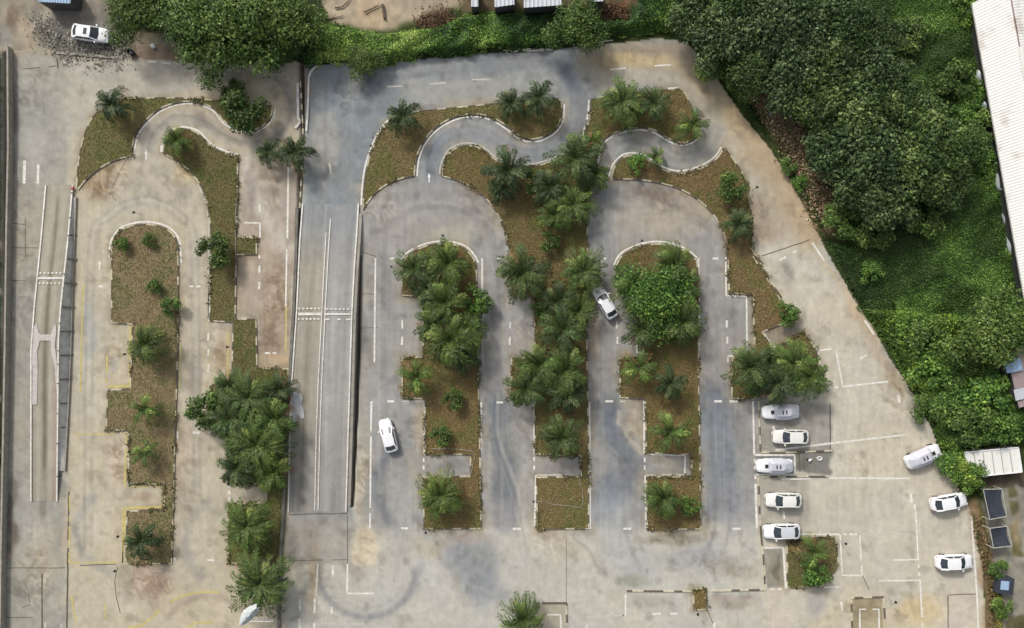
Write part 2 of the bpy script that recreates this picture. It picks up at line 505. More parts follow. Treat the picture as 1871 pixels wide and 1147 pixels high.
blob(275, 1060, 50, 45, (158, 140, 128), .7); blob(228, 1060, 18, 50, (150, 144, 130), .6); blob(340, 880, 26, 90, (150, 140, 130), .55)
blob(335, 800, 20, 50, (175, 162, 146), .5); blob(260, 908, 26, 12, (158, 140, 124), .6)
ring(380, 1180, 90, 10, 215, 330, (142, 132, 122), .5)
# brown practice strip 432-545
poly([(436, 300), (545, 300), (528, 672), (470, 672), (468, 585), (434, 583)], (160, 148, 134), .9, 6)
line([(450, 300), (470, 360), (500, 420), (525, 460)], 26, (188, 180, 170), .75); blob(462, 340, 12, 60, (132, 122, 116), .6)
blob(500, 560, 30, 100, (152, 133, 114), .6); blob(492, 620, 24, 40, (134, 116, 102), .5); blob(515, 655, 40, 12, (182, 160, 128), .6); blob(520, 350, 16, 70, (158, 148, 136), .5)
blob(500, 330, 20, 60, (150, 140, 130), .4)
# left edge lane
blob(20, 300, 10, 120, (120, 118, 112), .4)
for a in ((25, 180), (30, 230), (24, 205)): blob(a[0], a[1], 14, 26, (112, 108, 100), .6)
blob(45, 350, 22, 60, (140, 137, 130), .5); blob(60, 270, 36, 46, (172, 168, 158), .6)
blob(20, 950, 14, 90, (96, 88, 78), .75); blob(80, 1000, 30, 90, (176, 167, 152), .6); blob(80, 930, 7, 26, (118, 110, 100), .6)
blob(118, 960, 6, 60, (186, 166, 150), .5)
# course 1
blob(700, 420, 60, 70, (158, 156, 152), .5)
blob(720, 380, 40, 34, (165, 158, 150), .4); ring(790, 470, 118, 12, 195, 285, (140, 139, 138), .45)
blob(890, 400, 24, 50, (142, 138, 136), .5); blob(820, 430, 70, 20, (160, 160, 148), .6); blob(868, 350, 26, 22, (132, 122, 118), .55)
line([(700, 480), (706, 560), (706, 650)], 26, (132, 132, 132), .55)
line([(690, 500), (690, 650)], 10, (150, 149, 146), .5)
blob(668, 620, 14, 60, (120, 118, 112), .55); blob(668, 500, 12, 60, (168, 162, 152), .5); blob(672, 820, 14, 110, (160, 153, 140), .7); blob(657, 560, 12, 50, (165, 155, 140), .5)
blob(755, 610, 18, 50, (158, 155, 147), .6); blob(765, 780, 20, 60, (166, 156, 140), .7); blob(735, 770, 16, 70, (130, 132, 135), .4)
ring(770, 890, 84, 18, 130, 235, (116, 119, 123), .85); blob(740, 905, 30, 50, (160, 160, 156), .5)
line([(745, 830), (770, 880), (760, 930)], 16, (156, 150, 138), .5)
# course 2
line([(905, 480), (905, 720)], 36, (146, 142, 138), .6, 16, False); blob(925, 600, 10, 80, (160, 154, 146), .5); blob(950, 620, 20, 50, (164, 154, 144), .6)
line([(915, 735), (905, 790), (930, 850), (925, 900)], 36, (108, 112, 117), .95); blob(955, 770, 16, 40, (158, 151, 143), .6); blob(896, 780, 8, 60, (168, 160, 148), .5)
blob(925, 940, 30, 50, (134, 135, 138), .6); blob(958, 905, 12, 40, (156, 148, 142), .5)
# course 3
blob(1190, 400, 110, 44, (160, 150, 138), .75); blob(1200, 352, 80, 22, (134, 123, 114), .6); blob(1110, 380, 20, 80, (150, 150, 148), .6)
blob(1250, 400, 60, 40, (158, 150, 138), .5); line([(1170, 350), (1240, 370), (1300, 420)], 14, (128, 118, 108), .5)
line([(1090, 430), (1110, 470), (1120, 520)], 34, (134, 134, 136), .65)
blob(1082, 600, 14, 80, (182, 165, 146), .8); line([(1100, 560), (1108, 700)], 24, (140, 139, 138), .5); blob(1145, 620, 16, 40, (134, 134, 133), .6)
poly([(1120, 735), (1178, 730), (1176, 825)], (168, 156, 138), .8, 10)
line([(1108, 740), (1112, 800), (1150, 840), (1150, 880)], 42, (110, 114, 121), .95); line([(1125, 750), (1150, 800), (1172, 830)], 8, (184, 174, 156), .6)
blob(1110, 900, 30, 74, (116, 120, 126), .9); blob(1160, 900, 14, 40, (148, 143, 137), .6)
# course 4
line([(1300, 480), (1302, 720)], 34, (146, 142, 138), .6, 16, False); line([(1342, 550), (1350, 640)], 22, (134, 131, 127), .5); blob(1350, 480, 8, 60, (156, 150, 140), .5)
line([(1300, 730), (1312, 800), (1320, 850), (1315, 920)], 54, (117, 121, 127), .92); line([(1345, 750), (1360, 820)], 28, (126, 124, 120), .6)
blob(1340, 930, 30, 60, (140, 141, 145), .5); blob(1218, 848, 34, 14, (172, 165, 152), .7); blob(1020, 850, 36, 14, (132, 128, 122), .6); blob(820, 850, 36, 14, (120, 118, 116), .7)
# ramp apron and bottom
poly([(525, 935), (635, 935), (640, 1030), (520, 1030)], (152, 149, 143), .8, 8)
blob(565, 985, 20, 40, (136, 124, 116), .6); blob(570, 1060, 14, 70, (160, 148, 126), .7); blob(535, 1000, 16, 50, (118, 112, 104), .5)
poly([(642, 965), (682, 970), (688, 1000), (680, 1035), (640, 1030)], (188, 178, 158), .9, 6); blob(658, 1050, 24, 22, (160, 152, 142), .7)
blob(660, 880, 16, 70, (178, 168, 150), .6); blob(620, 890, 10, 60, (140, 138, 134), .4)
ring(670, 1045, 88, 12, 0, 185, (120, 121, 122), .6, 82); ring(670, 1045, 72, 8, 10, 170, (140, 139, 136), .3, 66)
ring(668, 1030, 100, 14, -50, 30, (150, 150, 148), .5)
line([(728, 960), (735, 1000), (712, 1050)], 40, (156, 156, 154), .5)
poly([(780, 980), (900, 990), (925, 1090), (880, 1110), (840, 1070)], (138, 140, 142), .92, 22); line([(790, 990), (830, 1060), (850, 1100)], 12, (150, 142, 132), .4)
blob(790, 1000, 50, 28, (180, 168, 148), .6); blob(850, 985, 60, 14, (158, 143, 134), .5)
blob(1010, 1000, 60, 40, (182, 174, 158), .6); blob(1000, 978, 40, 14, (152, 142, 128), .5)
line([(1120, 940), (1130, 1000), (1170, 1040)], 60, (162, 163, 162), .6); blob(1230, 985, 80, 16, (138, 130, 116), .7); blob(1270, 1020, 80, 26, (150, 148, 146), .6)
blob(1330, 1040, 60, 26, (138, 132, 122), .55); blob(1160, 1060, 40, 14, (136, 138, 124), .6); line([(1060, 985), (1100, 1050)], 6, (140, 136, 130), .4)
blob(1200, 1098, 60, 14, (150, 145, 136), .6); blob(1340, 1098, 50, 16, (142, 132, 120), .6)
# car park
poly([(1386, 730), (1516, 735), (1520, 828), (1386, 826)], (148, 144, 135), .9, 5)
poly([(1380, 831), (1452, 831), (1452, 868), (1380, 868)], (120, 121, 119), .9, 3, False)
poly([(1453, 826), (1520, 824), (1522, 862), (1453, 864)], (118, 115, 107), .95, 3)
poly([(1390, 872), (1470, 872), (1480, 940), (1460, 975), (1392, 972)], (150, 145, 134), .7, 8)
poly([(1395, 605), (1440, 585), (1465, 603), (1415, 638)], (142, 133, 120), .9, 3, False)
poly([(1395, 1002), (1430, 1002), (1434, 1072), (1400, 1074)], (136, 134, 124), .9, 2, False)
blob(1415, 1040, 6, 34, (98, 94, 86), .7); blob(1400, 1030, 3, 40, (160, 156, 146), .6)
blob(1600, 740, 60, 40, (180, 174, 162), .4); blob(1640, 700, 44, 30, (150, 140, 122), .5); line([(1560, 560), (1600, 640), (1640, 700)], 22, (158, 138, 116), .5)
line([(1505, 470), (1560, 560), (1600, 620)], 12, (186, 168, 142), .6); blob(1410, 420, 40, 30, (160, 144, 126), .7); blob(1390, 400, 20, 60, (150, 134, 118), .5); blob(1440, 500, 20, 40, (150, 145, 136), .5)
line([(1500, 1147), (1560, 1100), (1620, 1160)], 50, (186, 168, 134), .4); blob(1680, 1120, 60, 40, (192, 172, 134), .75); blob(1640, 1080, 40, 30, (176, 168, 154), .5)
blob(1485, 1100, 22, 40, (150, 145, 142), .5); poly([(1558, 1092), (1612, 1092), (1616, 1240), (1558, 1240)], (150, 138, 112), .9, 3, False); poly([(1572, 1114), (1605, 1114), (1606, 1240), (1572, 1240)], (172, 160, 134), .7, 3, False)
poly([(980, 1103), (1034, 1103), (1036, 1240), (980, 1240)], (164, 156, 138), .9, 3, False)
poly([(1733, 1085), (1782, 1080), (1786, 1240), (1733, 1240)], (184, 174, 162), .7, 4)
line([(1768, 925), (1790, 1000), (1800, 1080), (1810, 1240)], 14, (158, 134, 108), .7)
poly([(1720, 870), (1745, 878), (1770, 930), (1735, 925)], (136, 130, 122), .4, 8)
# tyre traces: thin faint arcs beside every lane's middle line
_rt = random.Random(77)
for lane in ([(784, 330), (790, 280), (812, 250), (850, 236), (888, 242), (920, 262), (955, 277), (990, 275), (1025, 258), (1045, 225), (1050, 170)], [(1104, 330), (1104, 290), (1130, 255), (1170, 252), (1205, 272), (1250, 290), (1290, 275), (1308, 240), (1305, 180)],
             [(270, 275), (280, 240), (320, 210), (370, 218), (420, 250), (470, 258), (515, 240), (530, 190), (500, 140)], [(705, 960), (705, 470), (730, 400), (790, 380), (860, 400), (905, 480), (905, 960)],
             [(1105, 960), (1100, 480), (1110, 420), (1180, 395), (1260, 410), (1300, 480), (1310, 960)], [(165, 1000), (170, 480), (200, 400), (262, 370), (330, 400), (352, 480), (355, 900)], [(905, 720), (905, 800), (940, 900), (960, 1010)],
             [(1105, 730), (1112, 800), (1150, 850), (1150, 960), (1180, 1040)], [(1305, 730), (1312, 800), (1320, 960), (1290, 1040)], [(600, 150), (605, 400)], [(640, 150), (635, 400)], [(640, 160), (760, 130), (900, 120), (1020, 110)]):
    ln_ = smooth(lane, 4)
    for q_ in range(5):
        of = _rt.uniform(-15, 15); dk_ = _rt.random() < .6
        line(offset(ln_, of), _rt.uniform(2, 6), (118, 118, 119) if dk_ else (182, 178, 168), _rt.uniform(.12, .30), 6, False)
_av = np.array([156, 152, 144.])
C = _av + (C - _av) * 1.14 + 12
_lu = C @ np.array([.3, .59, .11])
C = _lu[..., None] + (C - _lu[..., None]) * np.array([1.02, 1.02, 1.02]) + np.array([3, 3, 2.])
for k_ in ISL:
    d = dist(GX, GY, ISL[k_], True)
    nz = vnoise(GX, GY, 18, 411, 3)
    blend(np.exp(-(d / 9.0) ** 2) * sstep(.40, .62, nz), (140, 124, 100), .55)
    blend(np.exp(-(d / 16.0) ** 2) * sstep(.5, .68, vnoise(GX, GY, 26, 413, 3)), (186, 172, 146), .5)
# dried mud and scuffed patches: warped ridged noise inside a few areas
WXx = GX + (vnoise(GX, GY, 30, 501, 3) - .5) * 70; WYy = GY + (vnoise(GX, GY, 30, 511, 3) - .5) * 70
rid = 1 - np.abs(vnoise(WXx, WYy, 16, 521, 3) - .5) * 6
rid = np.clip(rid, 0, 1)
rid2 = 1 - np.clip(np.abs(vnoise(WXx + 300, WYy, 22, 531, 3) - .5) * 7, 0, 1)
mud = np.zeros(GX.shape)
for (mx_, my_, ax_, ay_, kk) in ((195, 330, 55, 45, 1), (330, 320, 50, 30, .6), (215, 650, 26, 45, .9), (212, 840, 26, 50, .9), (275, 1065, 52, 45, .9), (500, 560, 36, 110, .8), (500, 340, 30, 60, .6), (660, 880, 22, 90, 1), (755, 780, 30, 60, .8),
                                 (1150, 780, 26, 50, .8), (1010, 1000, 70, 40, .6), (1230, 985, 90, 24, .8), (1330, 1040, 70, 40, .8), (1640, 730, 60, 60, .8), (1590, 560, 40, 90, .5), (1390, 400, 40, 70, .7), (1160, 110, 110, 40, .5), (700, 380, 50, 50, .8),
                                 (870, 350, 40, 40, .8), (1200, 360, 110, 40, .6), (640, 160, 60, 50, .8), (950, 780, 24, 60, .8), (60, 160, 60, 70, .6), (60, 1060, 60, 90, .6), (660, 1000, 30, 50, .8), (1560, 850, 60, 40, .5), (390, 640, 50, 60, .6), (340, 850, 26, 120, .5),
                                 (950, 600, 30, 60, .6), (1640, 1110, 110, 50, .5), (820, 1010, 60, 40, .5), (40, 480, 30, 200, .5), (1450, 780, 70, 50, .5), (570, 1060, 40, 80, .6)):
    mud = np.maximum(mud, kk * (1 - sstep(.3, 1.1, np.hypot((JX - mx_) / ax_, (JY - my_) / ay_))))
mud = np.maximum(mud, .13) * 1.25
mud = mud * np.where(GX < 560, 1.35, 1.0)
C += (rid - .35)[..., None] * mud[..., None] * np.array([20, 18, 14.])
C -= (rid2 * mud)[..., None] * np.array([20, 22, 25.])
# speckle and streaks
n1 = vnoise(GX, GY, 60, 21, 4) - .5; n2 = vnoise(GX, GY, 14, 31, 4) - .5; n3 = vnoise(GX, GY, 5, 41, 2, 9.0) - .5; n4 = vnoise(GX, GY, 8, 51, 2) - .5
C += (n1 * 16 + n2 * 19 + n4 * 14)[..., None] * np.array([1, .96, .88])
C += (n3 * 16)[..., None] * (sstep(250, 420, GY) * (1 - sstep(960, 1020, GY)))[..., None]
nb = vnoise(GX, GY, 90, 77, 3) - .5
C[..., 0] += nb * 6; C[..., 2] -= nb * 9
dk = sstep(.62, .76, vnoise(GX, GY, 22, 99, 5))
C = C * (1 - .10 * dk[..., None])
PAV = inpoly(GX + wob * .6, GY + wob * .6, COURSE)
# everything outside the course
OUT = C.copy()
C[:] = (58, 70, 34)
poly([(-90, -61), (330, -61), (350, 120), (-90, 120)], (150, 142, 126), 1, 6)
poly([(60, 20), (200, 14), (240, 60), (225, 105), (105, 100), (60, 60)], (126, 123, 116), .8, 16)
poly([(190, -20), (300, -20), (300, 70), (230, 80), (200, 40)], (88, 86, 64), .8, 14)
line([(20, 20), (50, 60), (60, 110)], 22, (182, 165, 142), .7); blob(80, 30, 20, 22, (186, 176, 158), .6); blob(20, 30, 14, 30, (120, 104, 88), .6)
poly([(230, 75), (330, 85), (345, 118), (232, 108)], (140, 122, 106), .9, 8); blob(10, 65, 12, 20, (150, 148, 140), .8)
poly([(575, -61), (870, -61), (850, 10), (800, 30), (700, 52), (610, 44), (575, 10)], (180, 165, 142), 1, 10)
blob(680, 25, 40, 26, (190, 166, 132), .6); blob(770, 10, 40, 18, (150, 138, 122), .6); blob(790, 34, 30, 14, (108, 90, 72), .7)
poly([(840, -61), (1240, -61), (1240, 10), (1080, 20), (840, 22)], (104, 90, 70), .9, 8)
poly([(1095, 5), (1150, 5), (1150, 40), (1100, 40)], (112, 82, 58), .9, 6)
line([(1375, 130), (1415, 195), (1450, 250), (1482, 315), (1515, 400)], 50, (150, 124, 98), .95)
blob(1500, 380, 16, 20, (150, 112, 80), .6); line([(1600, 500), (1640, 560)], 20, (100, 92, 64), .5)
poly([(1790, 880), (1964, 860), (1964, 1243), (1826, 1243), (1800, 1000)], (148, 144, 130), 1, 6)
poly([(1838, 890), (1850, 888), (1856, 910), (1840, 914)], (98, 96, 60), .8, 3); poly([(1842, 918), (1858, 918), (1862, 940), (1846, 944)], (96, 94, 58), .8, 3)
poly([(1850, 960), (1864, 960), (1868, 1010), (1852, 1014)], (104, 98, 60), .8, 3); poly([(1790, 868), (1964, 852), (1964, 884), (1795, 893)], (84, 74, 64), .9, 3)
poly([(1834, 1130), (1964, 1118), (1964, 1243), (1834, 1243)], (92, 88, 58), .9, 3); blob(1860, 965, 10, 30, (176, 152, 122), .6)
line([(1775, 925), (1795, 985), (1806, 1060), (1818, 1240)], 22, (148, 124, 96), .95)
n5 = vnoise(GX, GY, 10, 131, 4) - .5
C += (n5 * 44 + n2 * 20)[..., None] * np.array([1, .95, .75])
OUT2 = C
C = np.where(PAV[..., None], OUT, OUT2)

# drainage ditches: real depressions
GZ = np.zeros(GX.shape)
DITCH = [([(10, 100), (9, 400), (7, 700), (1, 1240)], 8, .7), ([(551, 118), (553, 240), (549, 300), (545, 435)], 6, .55), ([(656, 470), (655, 600), (650, 760), (643, 925)], 6, .5)]
for pts, w, dep in DITCH:
    d = dist(GX, GY, pts)
    mk_ = 1 - sstep(w * .35, w * .75, d)
    GZ -= dep * mk_
    C = C * (1 - .8 * mk_[..., None]) + np.array([78, 70, 57.]) * .8 * mk_[..., None]
m_out = (~PAV)
GZ += np.where(m_out, (vnoise(GX, GY, 30, 151) - .5) * .3 - .05, 0)
C = np.clip(C, 25, 225)
S0 = H / F
VX = (GX - CX) * S0; VY = (CY - GY) * S0
nyy, nxx = GX.shape
idx = np.arange(nyy * nxx).reshape(nyy, nxx)
fq = np.stack([idx[:-1, :-1], idx[1:, :-1], idx[1:, 1:], idx[:-1, 1:]], -1).reshape(-1, 4)
pav_f = (PAV[:-1, :-1] & PAV[1:, :-1] & PAV[1:, 1:] & PAV[:-1, 1:]).reshape(-1)
VC = np.clip(lin(C.reshape(-1, 3)) / KEXP, .01, .8)
VP = np.stack([VX.ravel(), VY.ravel(), GZ.ravel()], -1)
def sheet(name, fsel, extra_ring=False):
    used = np.unique(fsel)
    remap = -np.ones(len(VP), dtype=np.int64); remap[used] = np.arange(len(used))
    v = VP[used]; c = VC[used]; f = remap[fsel]
    if extra_ring:
        o = len(v)
        x0, x1 = VX.min() + .3, VX.max() - .3; y0, y1 = VY.min() + .3, VY.max() - .3
        B = 1500.0
        rv = np.array([(x0, y0, -.25), (x1, y0, -.25), (x1, y1, -.25), (x0, y1, -.25), (-B, -B, -.25), (B, -B, -.25), (B, B, -.25), (-B, B, -.25)])
        v = np.concatenate([v, rv]); c = np.concatenate([c, np.tile(lin((78, 88, 50)) / KEXP, (8, 1))])
        f = np.concatenate([f, o + np.array([(4, 5, 1, 0), (5, 6, 2, 1), (6, 7, 3, 2), (7, 4, 0, 3)])])
    me = bpy.data.meshes.new(name)
    me.vertices.add(len(v)); me.vertices.foreach_set("co", v.astype(np.float32).ravel())
    me.loops.add(len(f) * 4); me.loops.foreach_set("vertex_index", f.astype(np.int32).ravel())
    me.polygons.add(len(f)); me.polygons.foreach_set("loop_start", (np.arange(len(f)) * 4).astype(np.int32))
    at = me.attributes.new("col", 'FLOAT_COLOR', 'POINT')
    c4 = np.ones((len(v), 4), dtype=np.float32); c4[:, :3] = c
    at.data.foreach_set("color", c4.ravel())
    me.materials.append(M['ground'])
    me.update(calc_edges=True)
    o = bpy.data.objects.new(name, me); COL.objects.link(o)
    return tag(o, kind='structure')
sheet("pavement", fq[pav_f])
sheet("ground", fq[~pav_f], True)

# ------------------------------------------------------------------ painted markings
def resample(pts, step):
    out = [pts[0]]
    for a, b in zip(pts[:-1], pts[1:]):
        L = math.dist(a, b); n = max(1, int(L / step))
        for k in range(1, n + 1):
            out.append((a[0] + (b[0] - a[0]) * k / n, a[1] + (b[1] - a[1]) * k / n))
    return out

def strip(mb, pts, w, z=.006, m=0, wear=0.0, thick=0.0):
    """flat ribbon along pixel polyline, worn: random gaps"""
    pts = resample(pts, 9)
    P = [np.array(p, float) for p in pts]
    nn = []
    for i in range(len(P)):
        d = P[min(i + 1, len(P) - 1)] - P[max(i - 1, 0)]
        d /= (np.hypot(*d) + 1e-9); nn.append(np.array([-d[1], d[0]]))
    for i in range(len(P) - 1):
        if R.random() < wear: continue
        a = w * R.uniform(.52, .64)
        q = [P[i] + nn[i] * a, P[i] - nn[i] * a, P[i + 1] - nn[i + 1] * a, P[i + 1] + nn[i + 1] * a]
        mb.add([W(p[0], p[1], z) for p in q], [(0, 1, 2, 3)], m)

wl = MB(); fl = MB(); yl = MB(); sm = MB()
WHITE = """33,293 33,333 2|45,293 44,335 5|70,300 69,335 3.5|180,523 188,523 3|346,523 353,523 2.5|359,523 366,523 3|382,521 381,586 3|381,608 380,622 3|381,638 380,650 3|381,665 380,680 3|
352,790 365,790 3.4|381,790 387,790 2.6|474,373 474,387 2.4|446,407 475,407 475,434 2.4|474,466 474,472 3|474,485 474,498 3|474,515 473,528 3|527,298 525,435 2.8|524,455 522,560 2.4|484,645 493,645 3|498,645 505,645 3|441,582 452,582 2|
686,472 684,662 2.6|679,733 678,760 3.2|712,472 720,472 3|735,585 735,600 3|735,615 734,630 3|708,733 720,733 3.2|735,733 776,733 2|776,735 775,829 2.4|775,829 779,829 4|774,836 774,844 2.6|774,850 774,858 2.6|733,965 746,965 3.4|678,760 676,965 2.6|
881,472 881,560 3|882,560 882,665 2.2|879,735 877,965 3|908,472 914,472 3|932,588 932,600 2.6|932,615 931,630 3|907,735 919,735 3|976,735 976,829 2.8|976,829 1010,829 2.6|976,835 976,842 2.6|976,850 976,858 2.6|979,868 977,963 2.8|979,868 1056,867 2.2|937,966 952,966 3.4|1077,735 1078,966 3|
1095,319 1094,331 3.2|1106,733 1120,733 3.2|1133,733 1143,733 2|1127,587 1127,600 3|1128,615 1128,628 3|1163,580 1164,645 2.4|1100,472 1108,472 3|1125,512 1127,540 1131,540 2.4|1139,966 1153,966 3.4|1276,470 1278,640 3|1276,733 1279,965 3.2|1177,733 1177,829 3|1177,829 1252,832 2.4|1252,832 1251,864 2.4|1178,836 1178,844 2.6|1178,850 1178,858 2.6|1179,868 1250,867 2.2|1179,868 1181,965 3|
1302,472 1313,472 3.2|1326,470 1327,540 1364,541 1365,648 2.6|1328,585 1328,598 3|1329,615 1329,628 3|1330,650 1352,650 3|1330,650 1330,662 2.4|1305,733 1319,733 3.4|1333,733 1348,733 3.4|1376,733 1378,830 3|1378,831 1452,831 1452,866 3|1379,838 1379,846 2.6|1379,851 1379,858 2.6|1380,866 1383,965 3.4|1380,867 1452,867 3|1338,966 1354,966 3.6|
1393,607 1431,585 3|1393,607 1412,635 1417,632 3.4|1484,443 1506,476 3|1424,475 1436,469 3|1448,461 1455,458 3|1580,585 1597,611 3|1495,640 1520,637 3|1494,641 1498,664 3.4|1528,642 1540,706 1622,697 2.8|1547,668 1559,661 2.2|1572,655 1584,648 2.6|1422,721 1432,719 3.4|1440,718 1448,717 3|1454,717 1462,716 3|1512,710 1518,709 3.4|1524,708 1532,707 3.4|1641,722 1644,736 3.4|1646,751 1648,764 2|
1417,822 1525,809 3|1525,809 1655,794 2.6|1413,778 1415,786 3|1428,875 1483,874 3|1515,873 1663,874 2.6|1664,902 1666,918 3.6|1671,921 1672,929 3|1673,930 1678,1022 1633,1023 2.4|1541,976 1547,976 3|1552,976 1566,976 3|1571,976 1668,976 1.8|1571,978 1575,1051 2.6|1535,977 1539,1051 1574,1051 2.4|1462,976 1534,976 2.8|1678,1031 1679,1038 2.4|1679,1046 1680,1052 3|1606,1061 1681,1060 1686,1147 2.6|1686,1147 1690,1230 2.6|
1775,945 1782,1040 1786,1105 1790,1230 2.8|1432,934 1433,948 3|1400,1076 1393,1001 1431,1000 1436,1074 1441,1074 3.2|1506,1073 1536,1072 2.4|1537,1100 1539,1115 3|1407,1076 1415,1076 3|1421,1076 1429,1076 3|1301,1080 1379,1078 3|1165,1082 1258,1081 1260,1110 2.2|1143,1086 1143,1125 1138,1124 2.6|1070,1127 1140,1124 2.2|1192,1122 1207,1121 3|1224,1121 1238,1121 3|1072,1141 1072,1160 3|1305,1138 1306,1160 3|1000,1123 1024,1123 1026,1160 2.4|1571,1190 1571,1113 1606,1113 1607,1190 2.4|
635,1030 634,1083 2.6|634,1084 683,1084 2.8|581,1030 577,1090 2|575,1092 573,1230 3.2|580,1140 684,1140 1.8|606,1109 606,1121 2.6|378,1023 391,1023 3.2|419,884 419,890 3|419,896 419,903 3|419,908 419,916 3|421,884 440,884 2.6|319,1018 319,1024 3|324,788 324,800 2.6|600,288 605,318 2|862,145 895,145 2|707,158 736,157 2|785,153 815,151 2|1115,127 1144,124 2.4|1196,120 1226,118 2.4|767,204 900,191 3.4|1220,162 1238,161 3.6|920,95 1010,90 2.6|1060,80 1130,72 2|
270,112 286,113 3|296,114 312,116 3|206,107 221,108 3|83,1137 83,1160 2|112,1140 112,1150 2|548,1146 547,1160 3|83,1190 83,1230 2|225,181 320,179 1.8"""
for item in WHITE.replace("\n", "").split("|"):
    t = item.split()
    if not t: continue
    pts = [tuple(float(v) for v in q.split(',')) for q in t[:-1]]
    w = float(t[-1])
    (strip(wl, pts, w, .006, 0, .02) if w > 2.3 else strip(fl, pts, w + .4, .006, 0, .06))
# lines beside the curved kerbs
for k, a, b, off in (('D', 0, 0, 0),):
    pass
def near(isl, a, b):
    P = ISL[isl]
    ia = min(range(len(P)), key=lambda i: math.dist(P[i], a)); ib = min(range(len(P)), key=lambda i: math.dist(P[i], b))
    return P[ia:ib + 1] if ia <= ib else P[ia:] + P[:ib + 1]
for isl, a, b, w, off in (('D', (1026, 190), (757, 321), 2.4, 5), ('D', (664, 383), (740, 208), 2.4, 4), ('A', (498, 196), (241, 275), 2.6, 4), ('B', (298, 278), (435, 287), 3.0, 4),
                        ('B', (384, 583), (365, 335), 2.0, 4), ('C', (205, 470), (326, 480), 2.8, 5), ('E', (808, 318), (1062, 258), 2.2, 5), ('E', (1279, 240), (1088, 300), 2.8, 4), ('E', (1062, 258), (1080, 182), 2.4, 4),
                        ('I', (1117, 325), (1322, 271), 2.6, 5), ('G', (735, 482), (870, 482), 2.6, 5), ('H', (1126, 486), (1272, 476), 2.6, 5)):
    seg = near(isl, a, b)
    # outward side of a clockwise-in-picture outline
    for cand in (off, -off):
        o2 = offset(seg, cand)
        mid = o2[len(o2) // 2]
        if not inpoly(np.array([mid[0]]), np.array([mid[1]]), ISL[isl])[0]:
            strip(wl if w > 2.3 else fl, o2, w, .006, 0, .03); break
YELLOW = """152,522 150,560 149,620 147,716 2.6|135,793 232,793 1.8|238,592 236,702 3|236,705 198,706 4|196,640 194,700 3|231,790 228,888 3|230,889 300,888 299,925 2.4|299,926 229,928 4|229,930 224,1028 2.6|127,905 126,1027 2.2|126,1028 214,1027 2.6|131,1090 136,1125 144,1150 2.6|
235,1146 258,1142 278,1127 300,1107 330,1090 362,1082 400,1082 2.8|340,1150 356,1137 390,1137 3|330,620 328,715 1.8|417,607 415,698 2.4|523,560 522,642 2.4|382,705 420,703 3|191,1100 195,1140 2|240,700 238,712 2|225,930 224,1028 2"""
for item in YELLOW.replace("\n", "").split("|"):
    t = item.split()
    pts = [tuple(float(v) for v in q.split(',')) for q in t[:-1]]
    strip(yl, smooth(pts, 3) if len(pts) > 3 else pts, float(t[-1]) * .88, .007, 0, .10)
def arrow(px, py, L, up, w=2.6):
    s = -1 if up else 1
    strip(wl, [(px, py), (px, py + s * L * .65)], w, .006)
    y1 = py + s * L * .6
    wl.add([W(px - 3.2, y1, .009), W(px + 3.2, y1, .009), W(px, py + s * L, .009)], [(0, 1, 2)], 0)
arrow(267, 291, 18, True); arrow(784, 333, 17, True); arrow(182, 493, 17, True, 2); arrow(608, 1033, 21, False); arrow(548, 1095, 22, False); arrow(547, 1130, 20, False)
SEAMS = [([(126, 898), (124, 1030), (121, 1240)], 2.6), ([(77, 1048), (77, 1240)], 2.2), ([(8, 1038), (120, 1037)], 1.2), ([(130, 1033), (212, 1031)], 1.4), ([(1392, 468), (1480, 438)], 1.5), ([(1517, 738), (1517, 828)], 1.8),
         ([(528, 1024), (635, 1022)], 1.2), ([(635, 940), (635, 1030)], 1.2), ([(20, 408), (46, 410)], 1), ([(18, 452), (70, 453)], 1.1), ([(20, 512), (48, 513)], 1), ([(46, 400), (47, 470)], 1.1), ([(8, 1128), (60, 1128)], 1.2),
         ([(1732, 1088), (1733, 1200)], 1.6), ([(1733, 1087), (1784, 1085)], 1.4), ([(104, 120), (42, 126)], 1.5), ([(104, 96), (106, 126)], 2.2), ([(108, 100), (210, 108)], 2.0), ([(226, 60), (226, 106)], 2.2), ([(528, 940), (634, 938)], 1.4),
         ([(1035, 985), (1035, 1147)], .8), ([(662, 460), (688, 468)], 1.1), ([(662, 536), (686, 537)], 1.0), ([(655, 600), (690, 598)], .9), ([(1460, 828), (1462, 862)], 1.5), ([(52, 1080), (54, 1105), (40, 1110)], 1), ([(215, 1035), (210, 1060), (212, 1090), (220, 1120)], 1.2),
         ([(1292, 1112), (1303, 1140)], 1.2), ([(1576, 1052), (1588, 1078)], 1.1), ([(200, 350), (212, 368)], .8), ([(230, 292), (204, 345)], .8)]
for pts, w in SEAMS:
    strip(sm, [(p[0] + R.uniform(-.5, .5), p[1] + R.uniform(-.5, .5)) for p in resample(pts, 14)], w, .004, 0, .04)
for mb, nm, mt in ((wl, "white_road_marking", 'white_line'), (fl, "faded_road_marking", 'faint_line'), (yl, "yellow_road_marking", 'yellow_line'), (sm, "pavement_joint", 'seam')):
    tag(mb.build(nm, M[mt]), kind='structure')

